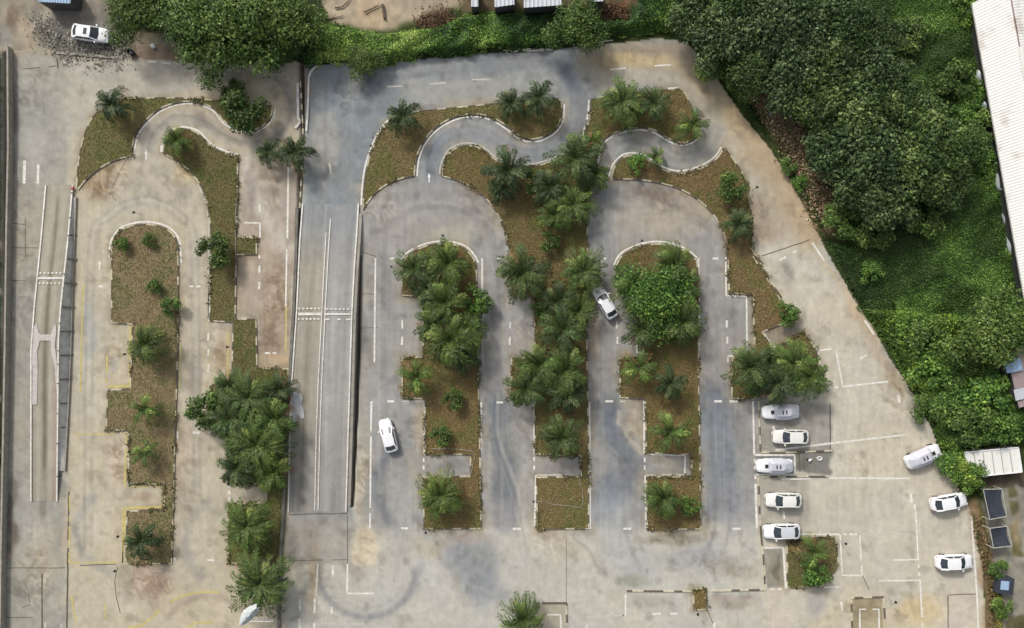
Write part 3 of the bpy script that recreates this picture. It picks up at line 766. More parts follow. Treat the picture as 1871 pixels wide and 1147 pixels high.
# ------------------------------------------------------------------ grass beds with kerbs
def kerb(pts, closed, seg=15.0, w=.17, h=.13, dark_first=False, faded=.35, name="kerb"):
    P = list(pts) + ([pts[0]] if closed else [])
    P = resample(P, 5)
    mb = MB()
    L = 0.0; on = not dark_first
    rest = seg
    cur = 1 if dark_first else 0
    a = w / 2
    N = []
    for i in range(len(P)):
        if closed:
            p0 = P[i - 1] if i > 0 else P[-2]; p2 = P[i + 1] if i < len(P) - 1 else P[1]
        else:
            p0 = P[max(i - 1, 0)]; p2 = P[min(i + 1, len(P) - 1)]
        dx, dy = p2[0] - p0[0], p2[1] - p0[1]; l = math.hypot(dx, dy) + 1e-9
        N.append(Vector((dy / l, dx / l, 0)))       # world-space normal (picture y is down)
    for i in range(len(P) - 1):
        A, B = W(*P[i]), W(*P[i + 1])
        na, nb_ = N[i] * a, N[i + 1] * a
        up = Vector((0, 0, h)); dn = Vector((0, 0, -.03))
        v = [A - na + dn, A + na + dn, B + nb_ + dn, B - nb_ + dn, A - na + up, A + na + up, B + nb_ + up, B - nb_ + up]
        mb.add(v, [(4, 5, 6, 7), (0, 1, 5, 4), (2, 3, 7, 6), (1, 2, 6, 5), (3, 0, 4, 7)], cur)
        L += math.dist(P[i], P[i + 1])
        if L > rest:
            L = 0; cur = 1 - cur if R.random() > .04 else cur
            if R.random() < faded * .3: cur = 1
            rest = seg * R.uniform(.85, 1.15)
    o = mb.build(name, [M['kerb_pale'], M['kerb_dark']])
    return tag(o, kind='structure')

BEDTONE = {'A': (122, 116, 78), 'B': (114, 108, 72), 'C': (142, 128, 98), 'D': (126, 114, 78), 'E': (120, 108, 72), 'G': (124, 108, 74), 'H': (120, 106, 70), 'I': (126, 108, 76), 'J': (108, 102, 68), 'K': (122, 106, 68)}
def bed(key):
    P = ISL[key]
    V = [W(p[0], p[1], .09) for p in P]
    tris = tessellate_polygon([[Vector((v.x, v.y, 0)) for v in V]])
    xs = np.array([p[0] for p in P]); ys = np.array([p[1] for p in P])
    x0, x1, y0, y1 = xs.min(), xs.max(), ys.min(), ys.max()
    n = int((x1 - x0) * (y1 - y0) / (PXM(1) ** 2) * 85)
    px = NR.uniform(x0, x1, n); py = NR.uniform(y0, y1, n)
    ok = inpoly(px, py, P); px, py = px[ok], py[ok]
    n = len(px)
    base = np.array([((p_ - CX) * S0) for p_ in px]); by = (CY - py) * S0
    ang = NR.uniform(0, 2 * math.pi, n); ln = NR.uniform(.06, .17, n); wd = NR.uniform(.025, .05, n); hz = NR.uniform(.02, .16, n)
    d = np.stack([np.cos(ang), np.sin(ang)], -1); s = np.stack([-d[:, 1], d[:, 0]], -1)
    b0 = np.stack([base, by], -1)
    q = np.zeros((n, 4, 3))
    q[:, 0, :2] = b0 - s * wd[:, None]; q[:, 1, :2] = b0 + s * wd[:, None]
    q[:, 2, :2] = b0 + d * ln[:, None] + s * wd[:, None] * .35; q[:, 3, :2] = b0 + d * ln[:, None] - s * wd[:, None] * .35
    q[:, :2, 2] = .095; q[:, 2:, 2] = (.1 + hz)[:, None]
    t = np.array(BEDTONE[key], float)
    g = vnoise(px, py, 34, 203, 3)[:, None]; r = NR.random((n, 1))
    c = t * (.90 + .22 * r)
    green = np.array([86, 104, 52.]); brown = np.array([122, 107, 78.]); straw = np.array([168, 154, 112.])
    c = np.where((g > .53) & (NR.random((n, 1)) < .6), green * (.92 + .2 * r), c)
    c = np.where((g < .42) & (NR.random((n, 1)) < .5), brown * (.92 + .2 * r), c)
    c = np.where(NR.random((n, 1)) < .035, straw, c)
    ev = np.array([(v.x, v.y, .09) for v in V]); ec = np.tile(lin(t * 1.06) / KEXP, (len(V), 1))
    o = quads("grass", q, lin(np.clip(c, 0, 255)) * 1.25, M['grass'], None, (ev, [tuple(f) for f in tris], ec))
    tag(o, kind='stuff')
    kerb(P, True)
for k in ISL: bed(k)
# free-standing kerbs
for pts in ([(1386, 733), (1389, 826), (1420, 827), (1520, 823)], [(1385, 872), (1389, 965), (1394, 1012), (1398, 1077), (1300, 1079)], [(1390, 871), (1512, 870)], [(1262, 1080), (1145, 1079)],
            [(972, 1106), (980, 1101), (1035, 1101), (1037, 1200)], [(1558, 1200), (1555, 1092), (1614, 1090), (1620, 1200)], [(1375, 468), (1400, 508), (1450, 586)], [(920, 92), (1010, 88)],
            [(1436, 990), (1520, 979)]):
    kerb(pts, False, faded=.2)

# ------------------------------------------------------------------ foliage
LEAFK = 1.42
def leaf_quads(P, N, size, rs):
    """diamond leaves, bent; P (n,3), N (n,3) facing, size (n,)"""
    n = len(P)
    N = N / (np.linalg.norm(N, axis=1, keepdims=True) + 1e-9)
    a = rs.normal(size=(n, 3)); a -= (a * N).sum(1, keepdims=True) * N
    a /= (np.linalg.norm(a, axis=1, keepdims=True) + 1e-9)
    b = np.cross(N, a)
    s = size[:, None]
    q = np.zeros((n, 4, 3))
    q[:, 0] = P - a * s * .5
    q[:, 1] = P + b * s * .3 + N * s * .08
    q[:, 2] = P + a * s * .5 - N * s * .12
    q[:, 3] = P - b * s * .3 + N * s * .08
    return q

def crown_mesh(name, R0, HH, nleaf, leaf, seed, cols, blobs=26, zc=0.0, droop=.2, flat=.55):
    rs = np.random.default_rng(seed)
    # clump centres over an uneven dome
    bc, br = [], []
    for i in range(blobs):
        th = rs.uniform(0, 2 * math.pi); rr = math.sqrt(rs.random()) * R0 * .82
        lobe = 1 + .22 * math.sin(3 * th + seed) + .12 * math.sin(5 * th + 2 * seed)
        rr *= lobe
        z = HH * (math.sqrt(max(0, 1 - (rr / (R0 * 1.15)) ** 2)) * rs.uniform(.7, 1.0)) - HH * .35
        bc.append((rr * math.cos(th), rr * math.sin(th), z)); br.append(R0 * rs.uniform(.14, .40))
    bc = np.array(bc); br = np.array(br)
    w = br ** 2; w = w / w.sum()
    k = rs.choice(blobs, nleaf, p=w)
    d = rs.normal(size=(nleaf, 3)); d[:, 2] = np.abs(d[:, 2]) * 1.0 - .45
    d /= np.linalg.norm(d, axis=1, keepdims=True)
    rad = br[k] * rs.uniform(.45, 1.28, nleaf)
    P = bc[k] + d * rad[:, None] * np.array([1, 1, flat + .25])
    N = d * .6 + rs.normal(size=(nleaf, 3)) * .55 + np.array([0, 0, .6])
    sz = leaf * rs.uniform(.55, 1.6, nleaf)
    q = leaf_quads(P, N, sz, rs)
    tone = rs.random(blobs)[k] * .45 + rs.random(nleaf) * .55
    c0, c1, c2 = [np.array(c, float) for c in cols]
    t = tone[:, None]
    col = np.where(t < .5, c0 + (c1 - c0) * t * 2, c1 + (c2 - c1) * (t - .5) * 2) * (rs.uniform(.85, 1.15, (nleaf, 1)))
    q[:, :, 2] += zc
    o = quads(name, q, lin(np.clip(col, 0, 255)) * LEAFK, M['leaf'])
    return o, bc + np.array([0, 0, zc])

def tree_proto(name, R0, HH, nleaf, leaf, seed, cols, blobs, zc, trunk_r=.16):
    root = empty(name, (0, 0, 0))
    cr, bc = crown_mesh("crown", R0, HH, nleaf, leaf, seed, cols, blobs, zc)
    cr.parent = root
    rs = random.Random(seed)
    mb = MB()
    top = zc * .55
    mb.tube([(0, 0, -.1), (rs.uniform(-.1, .1), rs.uniform(-.1, .1), top * .5), (rs.uniform(-.2, .2), rs.uniform(-.2, .2), top)], [trunk_r * 1.3, trunk_r, trunk_r * .8], 8)
    for i in range(0, len(bc), 3):
        e = bc[i]
        mid = Vector((e[0] * .45, e[1] * .45, top + (e[2] - top) * .6))
        mb.tube([(0, 0, top * .8), mid, (e[0] * .9, e[1] * .9, e[2] * .96)], [trunk_r * .6, trunk_r * .35, .02], 5)
    mb.build("trunk", M['bark'], root, smooth=True)
    return root

def palm_proto(seed, R0, cols, nfr=27, leaflets=30, trunk=2.0, name="palm_tree", lw=1.0, fl=1.0):
    rs = random.Random(seed); nr = np.random.default_rng(seed)
    root = empty(name, (0, 0, 0))
    Q, K = [], []
    mb = MB()
    c0, c1, c2 = [np.array(c, float) for c in cols]
    for f in range(nfr):
        az = f * 2.39996 + rs.uniform(-.45, .45)
        lvl = f / nfr                        # 0 outer, 1 inner upright
        L = R0 * fl * (1.22 - (.36 if lw == 1 else .62) * lvl) * rs.uniform(.70, 1.18)
        el = math.radians(rs.uniform(12, 34) + 44 * lvl)
        pts = []
        p = np.array([0.0, 0.0, trunk]); e = el
        M_ = 12
        side = rs.uniform(-.7, .7)
        a2 = az
        for k in range(M_ + 1):
            pts.append(p.copy())
            st = L / M_
            p = p + st * np.array([math.cos(a2) * math.cos(e), math.sin(a2) * math.cos(e), math.sin(e)])
            e -= math.radians(10.5 - 3 * lvl) * (1 + .12 * k) * .75
            a2 += side / M_
        pts = np.array(pts)
        shade = rs.uniform(.8, 1.15)
        dead = f < 3 and rs.random() < .6
        yel = 1.0 if rs.random() < .14 else rs.uniform(0, .45)
        # leaflets
        for s in (-1, 1):
            for j in range(leaflets):
                t = .10 + .9 * (j + rs.uniform(-.3, .3)) / leaflets
                t = min(max(t, .08), .995)
                x = t * M_; i = min(int(x), M_ - 1); fr = x - i
                b = pts[i] * (1 - fr) + pts[i + 1] * fr
                tg = pts[i + 1] - pts[i]; tg /= np.linalg.norm(tg)
                sd = np.cross(tg, [0, 0, 1.0]); nn = np.linalg.norm(sd)
                sd = sd / nn if nn > 1e-3 else np.array([1.0, 0, 0])
                up = np.cross(sd, tg)
                ll = R0 * .215 * lw * (math.sin(math.pi * (.16 + .80 * t)) ** .7) * rs.uniform(.75, 1.15)
                d = sd * s * rs.uniform(.55, .95) + tg * rs.uniform(.5, .85) + up * rs.uniform(-.25, .6)
                d /= np.linalg.norm(d)
                tip = b + d * ll + np.array([0, 0, -ll * rs.uniform(.15, .45)])
                w = tg * R0 * .0165 * (1 if lw == 1 else .8) * rs.uniform(.8, 1.3)
                md = b + d * ll * .5 + np.array([0, 0, .02])
                Q.append((b - w * .5, md - w * 1.1, tip, md + w * 1.1))
                u = min(1, .25 + .6 * t * yel + rs.uniform(-.15, .2))
                c = (c0 + (c1 - c0) * u * 2 if u < .5 else c1 + (c2 - c1) * (u - .5) * 2) * shade
                if dead: c = np.array([118, 96, 62.]) * rs.uniform(.7, 1.2)
                K.append(c)
        mb.tube(pts[::2], [.035, .03, .026, .022, .016, .012, .008], 4, cap=False)
    q = np.array(Q); c = lin(np.clip(np.array(K), 0, 255)) * LEAFK
    o = quads("fronds", q, c, M['leaf'], root)
    rb = mb.build("frond_stems", M['stem'], root)
    tb = MB()
    tb.tube([(0, 0, -.1), (.03, .02, trunk * .3), (0, 0, trunk * .7), (0, 0, trunk + .12)], [.30, .24, .27, .20], 10)
    for i in range(16):                      # old leaf bases
        a = i * 2.4; z = trunk * (.25 + .7 * i / 16)
        tb.bar((.2 * math.cos(a), .2 * math.sin(a), z), (.42 * math.cos(a), .42 * math.sin(a), z + .2), .09, .05)
    tb.build("trunk", M['bark'], root, smooth=False)
    return root

M['stem'] = plain("frond_stem", tuple(alb((118, 128, 78))), .6, noise=.15)

DKG = ((28, 48, 26), (48, 74, 40), (92, 112, 64))
MIDG = ((38, 56, 26), (72, 96, 44), (126, 142, 76))
BRI = ((38, 60, 26), (70, 100, 42), (126, 148, 68))
FOR = ((30, 47, 27), (60, 80, 45), (126, 142, 94))
FOR2 = ((32, 50, 26), (62, 84, 42), (124, 138, 84))

PROTO = {}
PROTO['palmA'] = palm_proto(3, 2.9, ((38, 52, 28), (68, 86, 46), (138, 146, 92)))
PROTO['palmB'] = palm_proto(9, 2.9, ((42, 58, 26), (78, 98, 44), (150, 156, 86)), nfr=32)
PROTO['palmC'] = palm_proto(17, 2.9, ((36, 50, 30), (64, 82, 48), (128, 138, 92)), nfr=24, leaflets=32)
PROTO['palmD'] = palm_proto(23, 2.9, ((42, 62, 26), (80, 104, 44), (152, 162, 84)), nfr=21, leaflets=22)
PROTO['palmX'] = palm_proto(51, 2.9, ((38, 54, 24), (76, 96, 42), (152, 158, 86)), nfr=54, leaflets=26, lw=.62, fl=.92)
PROTO['bush'] = tree_proto("leafy_bush", 1.9, 1.6, 1900, .24, 5, MIDG, 20, 1.2, .06)
PROTO['bushB'] = tree_proto("leafy_bush", 1.9, 1.6, 1700, .26, 15, BRI, 18, 1.2, .06)
PROTO['treeM'] = tree_proto("broadleaf_tree", 4.2, 2.8, 7000, .30, 21, MIDG, 42, 3.2, .16)
PROTO['treeB'] = tree_proto("broadleaf_tree", 4.2, 2.8, 7000, .30, 27, BRI, 42, 3.2, .16)
PROTO['forA'] = tree_proto("broadleaf_tree", 4.6, 2.6, 6600, .46, 31, FOR, 46, 4.5, .2)
PROTO['forB'] = tree_proto("broadleaf_tree", 4.6, 2.4, 6600, .44, 37, FOR2, 44, 4.5, .2)
PROTO['forC'] = tree_proto("broadleaf_tree", 4.6, 2.8, 6600, .40, 43, ((30, 48, 26), (58, 80, 40), (112, 132, 74)), 40, 4.5, .2)
BASE_R = {'palmX': 2.9, 'palmA': 2.9, 'palmB': 2.9, 'palmC': 2.9, 'palmD': 2.9, 'bush': 2.0, 'bushB': 2.0, 'treeM': 4.3, 'treeB': 4.3, 'forA': 4.7, 'forB': 4.7, 'forC': 4.7}
BASE_Z = {'palmX': 2.6, 'palmA': 2.3, 'palmB': 2.3, 'palmC': 2.3, 'palmD': 2.3, 'bush': 1.3, 'bushB': 1.3, 'treeM': 3.6, 'treeB': 3.6, 'forA': 5, 'forB': 5, 'forC': 5}
USED = set()
def plant(kind, px, py, rpx, label, cat, group, name=None, tint=1.0, zs=1.0):
    s = rpx / PXM(1) / BASE_R[kind]
    p = PROTO[kind]
    o = p if kind not in USED else copy_tree(p)
    USED.add(kind)
    zc = BASE_Z[kind] * s * zs
    s *= (H - zc) / H
    q = W(px, py, zc)
    o.location = (q.x, q.y, 0)
    o.rotation_euler = (0, 0, R.uniform(0, 6.28))
    o.scale = (s, s, s * zs)
    if name: o.name = name
    tag(o, label, cat, group)
    tr = tint * R.uniform(.92, 1.08)
    for c in o.children:
        c.color = (tr * R.uniform(.95, 1.06), tr, tr * R.uniform(.9, 1.05), 1)
    return o

GP = "palm trees planted in the grass islands"
PALMS = [
 ('palmC', 203, 190, 38, "single dark palm at the tip of the top left grass island"),
 ('palmC', 735, 211, 38, "single grey green palm at the corner of the curved island below the top road"),
 ('palmC', 934, 187, 34, "smaller palm in the round bulb island, the left of its pair"),
 ('palmC', 984, 178, 40, "larger palm in the round bulb island, the right of its pair"),
 ('palmB', 1140, 182, 60, "wide palm with long arched fronds in the upper right wavy island"),
 ('palmA', 1196, 188, 36, "medium palm close beside the wide palm in the upper right wavy island"),
 ('palmD', 1266, 228, 36, "sparse palm at the right end of the upper right wavy island"),
 ('palmC', 928, 312, 50, "dark palm where the serpentine lane meets the central island"),
 ('palmA', 1052, 288, 56, "large palm at the narrow neck between the two wavy islands"),
 ('palmA', 1048, 372, 58, "large palm with yellow tipped fronds on the upper part of the central island"),
 ('palmD', 1198, 286, 24, "small thin palm beside the yellow green shrub in the thin wavy island"),
 ('palmC', 1352, 410, 34, "dark palm leaning over the right thin island kerb, south of the round bush"),
 ('palmA', 756, 490, 42, "palm at the rounded left top of the second planted island"),
 ('palmB', 818, 482, 46, "palm at the rounded right top of the second planted island"),
 ('palmB', 812, 552, 48, "palm of the second planted island between its top pair and the round bright tree"),
 ('palmB', 824, 622, 56, "wide leafy palm in the waist of the second planted island above bare brown grass"),
 ('palmD', 760, 690, 38, "palm on the left notch of the second planted island beside the lane"),
 ('palmB', 803, 908, 60, "bushy palm filling the square plot at the foot of the second planted island"),
 ('palmA', 955, 500, 56, "palm with long drooping fronds over the lane on the left of the central island"),
 ('palmA', 1068, 494, 58, "palm reaching over the hood of the white car under the trees"),
 ('palmC', 1022, 548, 44, "dull dark palm crowded between its neighbours in the middle of the central island"),
 ('palmA', 1028, 602, 50, "palm of the central island just above the dense four palm cluster"),
 ('palmA', 1027, 800, 46, "lone palm at the lower end of the central island above the parking bay"),
 ('palmB', 1232, 482, 44, "palm at the rounded top of the third planted island"),
 ('palmD', 1168, 672, 38, "palm in the left notch of the third planted island"),
 ('palmC', 1224, 702, 36, "thin dark palm in the middle of the third planted island"),
 ('palmD', 1226, 790, 44, "palm at the lower end of the third planted island above its parking bay"),
 ('palmB', 1212, 912, 38, "palm in the square plot at the foot of the third planted island"),
 ('palmA', 1372, 672, 50, "left palm of the big clump north of the silver covered cars"),
 ('palmC', 1456, 664, 64, "largest palm of the clump north of the silver covered cars, over the bay lines"),
 ('palmC', 1420, 702, 46, "lower palm of the clump, hanging over the bonnet of a silver covered car"),
 ('palmD', 1488, 1010, 34, "small fresh green palm in the five sided garden beside the parked white cars"),
 ('palmB', 265, 628, 40, "yellowish palm on the waist of the left brown grass island"),
 ('palmD', 265, 748, 32, "second palm down the left brown grass island, beside its square notch"),
 ('palmD', 262, 830, 28, "smallest palm of the left brown grass island"),
 ('palmC', 257, 988, 38, "dark palm in the lowest square plot of the left brown grass island"),
 ('palmA', 450, 728, 66, "upper palm of the dense row beside the long wide ramp"),
 ('palmB', 464, 815, 78, "widest yellow green palm of the dense row beside the long wide ramp"),
 ('palmA', 447, 965, 66, "palm with long bent fronds, third of the row beside the long wide ramp"),
 ('palmC', 470, 1072, 80, "broad dark palm at the bottom edge of the picture beside the white arrows"),
 ('palmB', 985, 668, 46, "upper left palm of the dense four palm cluster on the central island"),
 ('palmB', 1034, 676, 50, "upper right palm of the dense four palm cluster on the central island"),
 ('palmA', 962, 712, 44, "lower left palm of the dense four palm cluster, over the lane edge"),
 ('palmC', 1035, 722, 44, "lower right palm of the dense four palm cluster on the central island"),
 ('palmA', 420, 765, 48, "palm on the lane side of the dense row, left of the widest palm"),
 ('palmB', 500, 768, 46, "palm on the ramp side of the dense row between its two largest palms"),
 ('palmC', 432, 855, 48, "lowest left palm of the dense row, above the white corner mark"),
 ('palmB', 498, 862, 42, "lowest right palm of the dense row, by the ramp's left line"),
 ('palmA', 418, 708, 38, "small palm over the inner kerb corner at the head of the dense row"),
 ('palmC', 508, 712, 34, "small palm by the ramp wall at the head of the dense row"),
 ('palmC', 782, 528, 40, "palm by the inner corner of the upper bay on the second planted island"),
 ('palmB', 852, 606, 40, "palm by the right kerb of the second planted island, below the bright tree"),
 ('palmA', 794, 598, 42, "palm by the left kerb in the waist of the second planted island"),
 ('palmC', 848, 655, 34, "lowest palm of the dense group in the second planted island"),
 ('palmC', 1006, 340, 42, "palm between the three upper palms of the central island"),
 ('palmB', 1086, 318, 34, "small palm beside the short white dash east of the central island neck"),
 ('palmD', 1082, 258, 28, "small palm in the narrow neck touching the bending white line"),
 ('palmB', 1012, 392, 32, "yellowish palm on the left of the fork above the bare brown grass"),
 ('palmB', 1058, 566, 38, "palm on the right kerb of the central island, below the hidden car's hood"),
 ('palmA', 1404, 662, 34, "upper palm of the big clump, beside the slanted bay"),
 ('palmB', 1478, 690, 44, "right hand palm of the big clump over the white dashes"),
 ('palmC', 915, 345, 30, "small palm at the upper left kerb of the central island"),
 ('palmB', 322, 256, 30, "small palm at the start of the narrow left island, beside the painted arrow"),
 ('palmB', 1160, 528, 46, "palm mixed into the left side of the largest dense green tree, facing the hidden car"),
 ('palmB', 1248, 588, 46, "palm mixed into the lower right side of the largest dense green tree"),
 ('palmA', 1174, 600, 42, "palm at the lower left foot of the largest dense green tree"),
 ('palmB', 1252, 520, 38, "palm mixed into the upper right side of the largest dense green tree"),
 ('palmB', 956, 1132, 46, "palm cut by the bottom edge beside the small kerbed frame"),
 ('palmC', 538, 276, 38, "dark palm overhanging the ditch beside the wide ramp approach"),
 ('palmC', 490, 276, 30, "small dark palm just left of the palm overhanging the ditch"),
]
for k, x, y, r, lab in PALMS:
    if r >= 58: k = 'palmX'
    plant(k, x, y, r * 1.12, lab, "palm", GP, "palm_tree", tint=R.uniform(.95, 1.15), zs=.72 if r >= 58 else 1)
GB = "bushes and small trees in the grass islands"
BUSHES = [
 ('bush', 430, 172, 28, "dark bush in the round end of the top left island, the upper one", .75),
 ('bush', 450, 207, 42, "wide low dark bush filling the round end of the top left island", .7),
 ('bush', 394, 455, 34, "single round dark bush on the narrow left island opposite the yellow kerb box", .85),
 ('bush', 377, 750, 38, "bush with pale leaves on the lane side of the dense palm row", .9),
 ('bushB', 222, 447, 14, "tiny bright green bush near the rounded top of the left brown grass island", .9),
 ('bushB', 275, 440, 13, "tiny faint bush at the centre of the rounded top of the left brown grass island", .8),
 ('bushB', 281, 525, 14, "tiny bright bush in the open part of the left brown grass island", .8),
 ('bush', 312, 560, 20, "low green patch of weeds against the right kerb of the left brown grass island", 1.1),
 ('bushB', 868, 550, 30, "round bright tree leaning over the right kerb of the second planted island", .95),
 ('bush', 828, 728, 21, "small dark bush on bare brown grass in the second planted island", .85),
 ('bush', 806, 795, 20, "small bush by the lower kerb of the second planted island, above its parking bay", .95),
 ('bushB', 1165, 300, 18, "yellow green shrub in the thin wavy island", 1.3),
 ('bush', 1336, 345, 28, "round green bush on the right thin island below the serpentine lane", .9),
 ('bushB', 1436, 572, 22, "bright green shrub beside the slanted bay on the right thin island", 1.0),
 ('bushB', 1262, 922, 20, "bright green shrub right of the palm in the third island foot plot", .95),
 ('bushB', 1492, 1046, 26, "vivid green shrub at the lower side of the five sided garden", 1.1),
 ('bush', 1240, 600, 26, "dark bush under the dense tree of the third planted island, on its lower side", .8),
 ('bush', 1005, 440, 20, "low green bush on the brown grass of the central island below the upper palms", .8),
 ('bushB', 985, 565, 18, "yellow green bush at the left kerb of the central island between two palms", 1.1),
 ('bush', 975, 330, 26, "bush filling the gap between the two upper palms of the central island", .85),
 ('bushB', 812, 452, 18, "light green bush on the kerb at the rounded top of the second planted island", 1.05),
 ('bush', 1140, 505, 26, "dark bush at the left kerb of the third planted island facing the hidden car", .85),
 ('bush', 1385, 700, 24, "low bush at the foot of the left palm of the big clump", .8),
]
for k, x, y, r, lab, ti in BUSHES:
    plant(k, x, y, r, lab, "bush", GB, "leafy_bush", tint=ti)
TREES = [
 ('treeB', 1204, 545, 62, "largest dense green tree, over the upper third planted island beside the white car", "tree", "trees in the grass islands", .95, .8),
 ('treeM', 253, 16, 60, "tree at the top edge just right of the white car on rubble", "tree", "trees along the top edge", .95, 1),
 ('treeM', 352, 38, 66, "big tree over the dirt at the end of the short white kerb dashes", "tree", "trees along the top edge", 1.05, 1),
 ('treeM', 440, 40, 78, "widest tree of the top row, behind the dark bush island", "tree", "trees along the top edge", 1.0, 1),
 ('treeM', 405, 100, 52, "lower tree of the top row reaching down over the left road", "tree", "trees along the top edge", .9, 1),
 ('treeM', 528, 45, 62, "tree of the top row right above the end of the ditch", "tree", "trees along the top edge", .95, 1),
 ('treeM', 505, 92, 36, "small tree between the top row and the ditch", "tree", "trees along the top edge", .8, 1),
 ('treeM', 1056, 48, 52, "single tree standing in the hedge beside the corrugated sheets", "tree", "trees along the top edge", .95, 1),
 ('treeM', 665, 112, 32, "small tree hanging from the hedge over the grey top road", "tree", "trees along the top edge", .8, .8),
 ('treeM', 1800, 618, 62, "pale leaved tree between the green vines and the rusty blue roof", "tree", "trees beyond the right fence", 1.1, 1),
 ('treeM', 1850, 590, 56, "pale leaved tree against the end of the long white roof", "tree", "trees beyond the right fence", 1.05, 1),
 ('treeM', 1760, 640, 36, "small tree among vines, left of the pale leaved tree", "tree", "trees beyond the right fence", .9, 1),
]
for k, x, y, r, lab, cat, gr, ti, zs in TREES:
    plant(k, x, y, r, lab, cat, gr, "broadleaf_tree", tint=ti, zs=zs)
GW = "shrubs at the edge of the wood and the vine field"
for i, (k, x, y, r, lab, ti) in enumerate([
 ('bush', 1300, 122, 26, "shrub at the outer bend of the sandy road, nearest the wood's tip", .9), ('bush', 1352, 152, 20, "shrub between the brown litter's upper end and the wood", .8),
 ('bush', 1440, 305, 14, "low shrub on the green verge beside the upper sandy road", 1.0), ('bushB', 1462, 336, 13, "bright shrub on the green verge below the brown litter's middle", .9),
 ('bush', 1540, 400, 34, "shrub where the wood meets the vine field, on its left end", .8), ('bush', 1600, 425, 30, "shrub at the foot of the southernmost wood tree", .8),
 ('bush', 1690, 400, 32, "shrub below the lower right corner of the wood", .85), ('bushB', 1775, 205, 26, "yellow green shrub beside the narrow white sheet at the long building", .85),
 ('bushB', 1782, 165, 20, "yellow green shrub under the uppermost white sheet of the long building", .8), ('bush', 1790, 235, 26, "shrub against the long building between two white sheets", .95),
 ('bushB', 1806, 300, 24, "bright shrub against the long building beside the wood", .85), ('bush', 1742, 150, 30, "dark shrub in the open green beside the upper long building", .6),
 ('bush', 1660, 60, 30, "shrub on the right flank of the wood near the top edge", .8), ('bushB', 1765, 15, 26, "bright shrub at the top corner of the long white roof", .8),
 ('bushB', 1590, 500, 18, "bright low plant by the road edge beside the open vine field", .8),
 ('bushB', 1662, 600, 30, "bright vine covered shrub beside the slanted white kerb dash", .85), ('bush', 1690, 620, 36, "shrub in the vines left of the pale leaved trees", .9),
 ('bushB', 1700, 680, 36, "yellow green shrub across from the white dash on the lot", .9), ('bush', 1735, 720, 34, "shrub in the middle of the lower vines", .85),
 ('bushB', 1800, 730, 40, "bright vine mound left of the pale blue sheet roof", .9), ('bush', 1770, 775, 36, "shrub behind the white flat roofed shed", .85),
 ('bushB', 1825, 785, 30, "bright shrub touching the rear edge of the white flat roofed shed", .85), ('bushB', 1742, 850, 26, "shrub between the slanted covered car and the white shed", .85),
 ('bushB', 1775, 872, 24, "shrub over the lower left corner of the white flat roofed shed", .9), ('bush', 1690, 745, 26, "low shrub at the lot edge above the slanted covered car", .85),
 ('bushB', 1808, 905, 14, "tiny shrub beside the larger shade sail", .8), ('bush', 1822, 1040, 16, "small bush above the dark square tank", .8), ('bush', 1830, 1110, 18, "small bush below the dark square tank", .9)]):
    plant(k, x, y, r * 1.2, lab, "bush", GW, "leafy_bush", tint=ti * 1.3, zs=R.uniform(.6, .9))
GF = "dark large leaved trees of the wood beside the course"
FORE = [
 ('forA', 1262, 26, 50, "tree at the tip of the wood nearest to the top hedge", 1), ('forA', 1318, 70, 56, "tree of the wood right above the corner of the sandy road", .95),
 ('forC', 1345, 12, 56, "tree of the wood cut by the top edge above the corner of the sandy road", .9), ('forA', 1405, 50, 62, "very dark tree in the upper left of the wood", .8),
 ('forC', 1368, 118, 50, "tree of the wood above the strip of brown litter", .9), ('forA', 1470, 30, 62, "very dark tree at the top middle of the wood", .78),
 ('forC', 1545, 28, 62, "tree of the wood at the top edge with feathery outer leaves", .85), ('forC', 1605, 55, 50, "tree of the wood nearest the open grass at the top", .8),
 ('forA', 1450, 108, 58, "tree in the shaded middle left of the wood", .85), ('forB', 1528, 110, 62, "olive tree near the middle of the wood", .85),
 ('forA', 1600, 130, 58, "tree of the wood whose crown borders the dark hollow", .75), ('forA', 1440, 165, 50, "tree of the wood over the small grey rock", .85),
 ('forB', 1505, 190, 62, "olive tree of the wood just right of the small grey rock", .9), ('forB', 1582, 205, 68, "olive tree at the heart of the wood", 1.2),
 ('forC', 1655, 175, 56, "tree of the wood with its right side over the green grass", .85), ('forB', 1690, 235, 62, "lighter tree of the wood facing the long white roof", 1.15),
 ('forA', 1520, 262, 56, "dark tree of the wood above the end of the brown litter", .82), ('forA', 1600, 285, 68, "big dark tree of the lower wood", .85),
 ('forB', 1672, 310, 66, "big olive tree of the lower wood", 1.1), ('forB', 1745, 262, 52, "loose light tree of the wood nearest to the white sheets on the wall", 1.05),
 ('forA', 1560, 335, 52, "tree of the wood beside the brown heap at the road edge", .9), ('forA', 1622, 365, 58, "southernmost tree of the wood, above the vine field", .95),
 ('forC', 1715, 345, 46, "tree of the wood at its lower right corner", .85), ('forB', 1745, 310, 40, "small light tree between the lower wood and the long building", 1.0),
]
for k, x, y, r, lab, ti in FORE:
    plant(k, x, y, r * .93, lab, "tree", GF, "broadleaf_tree", tint=ti)

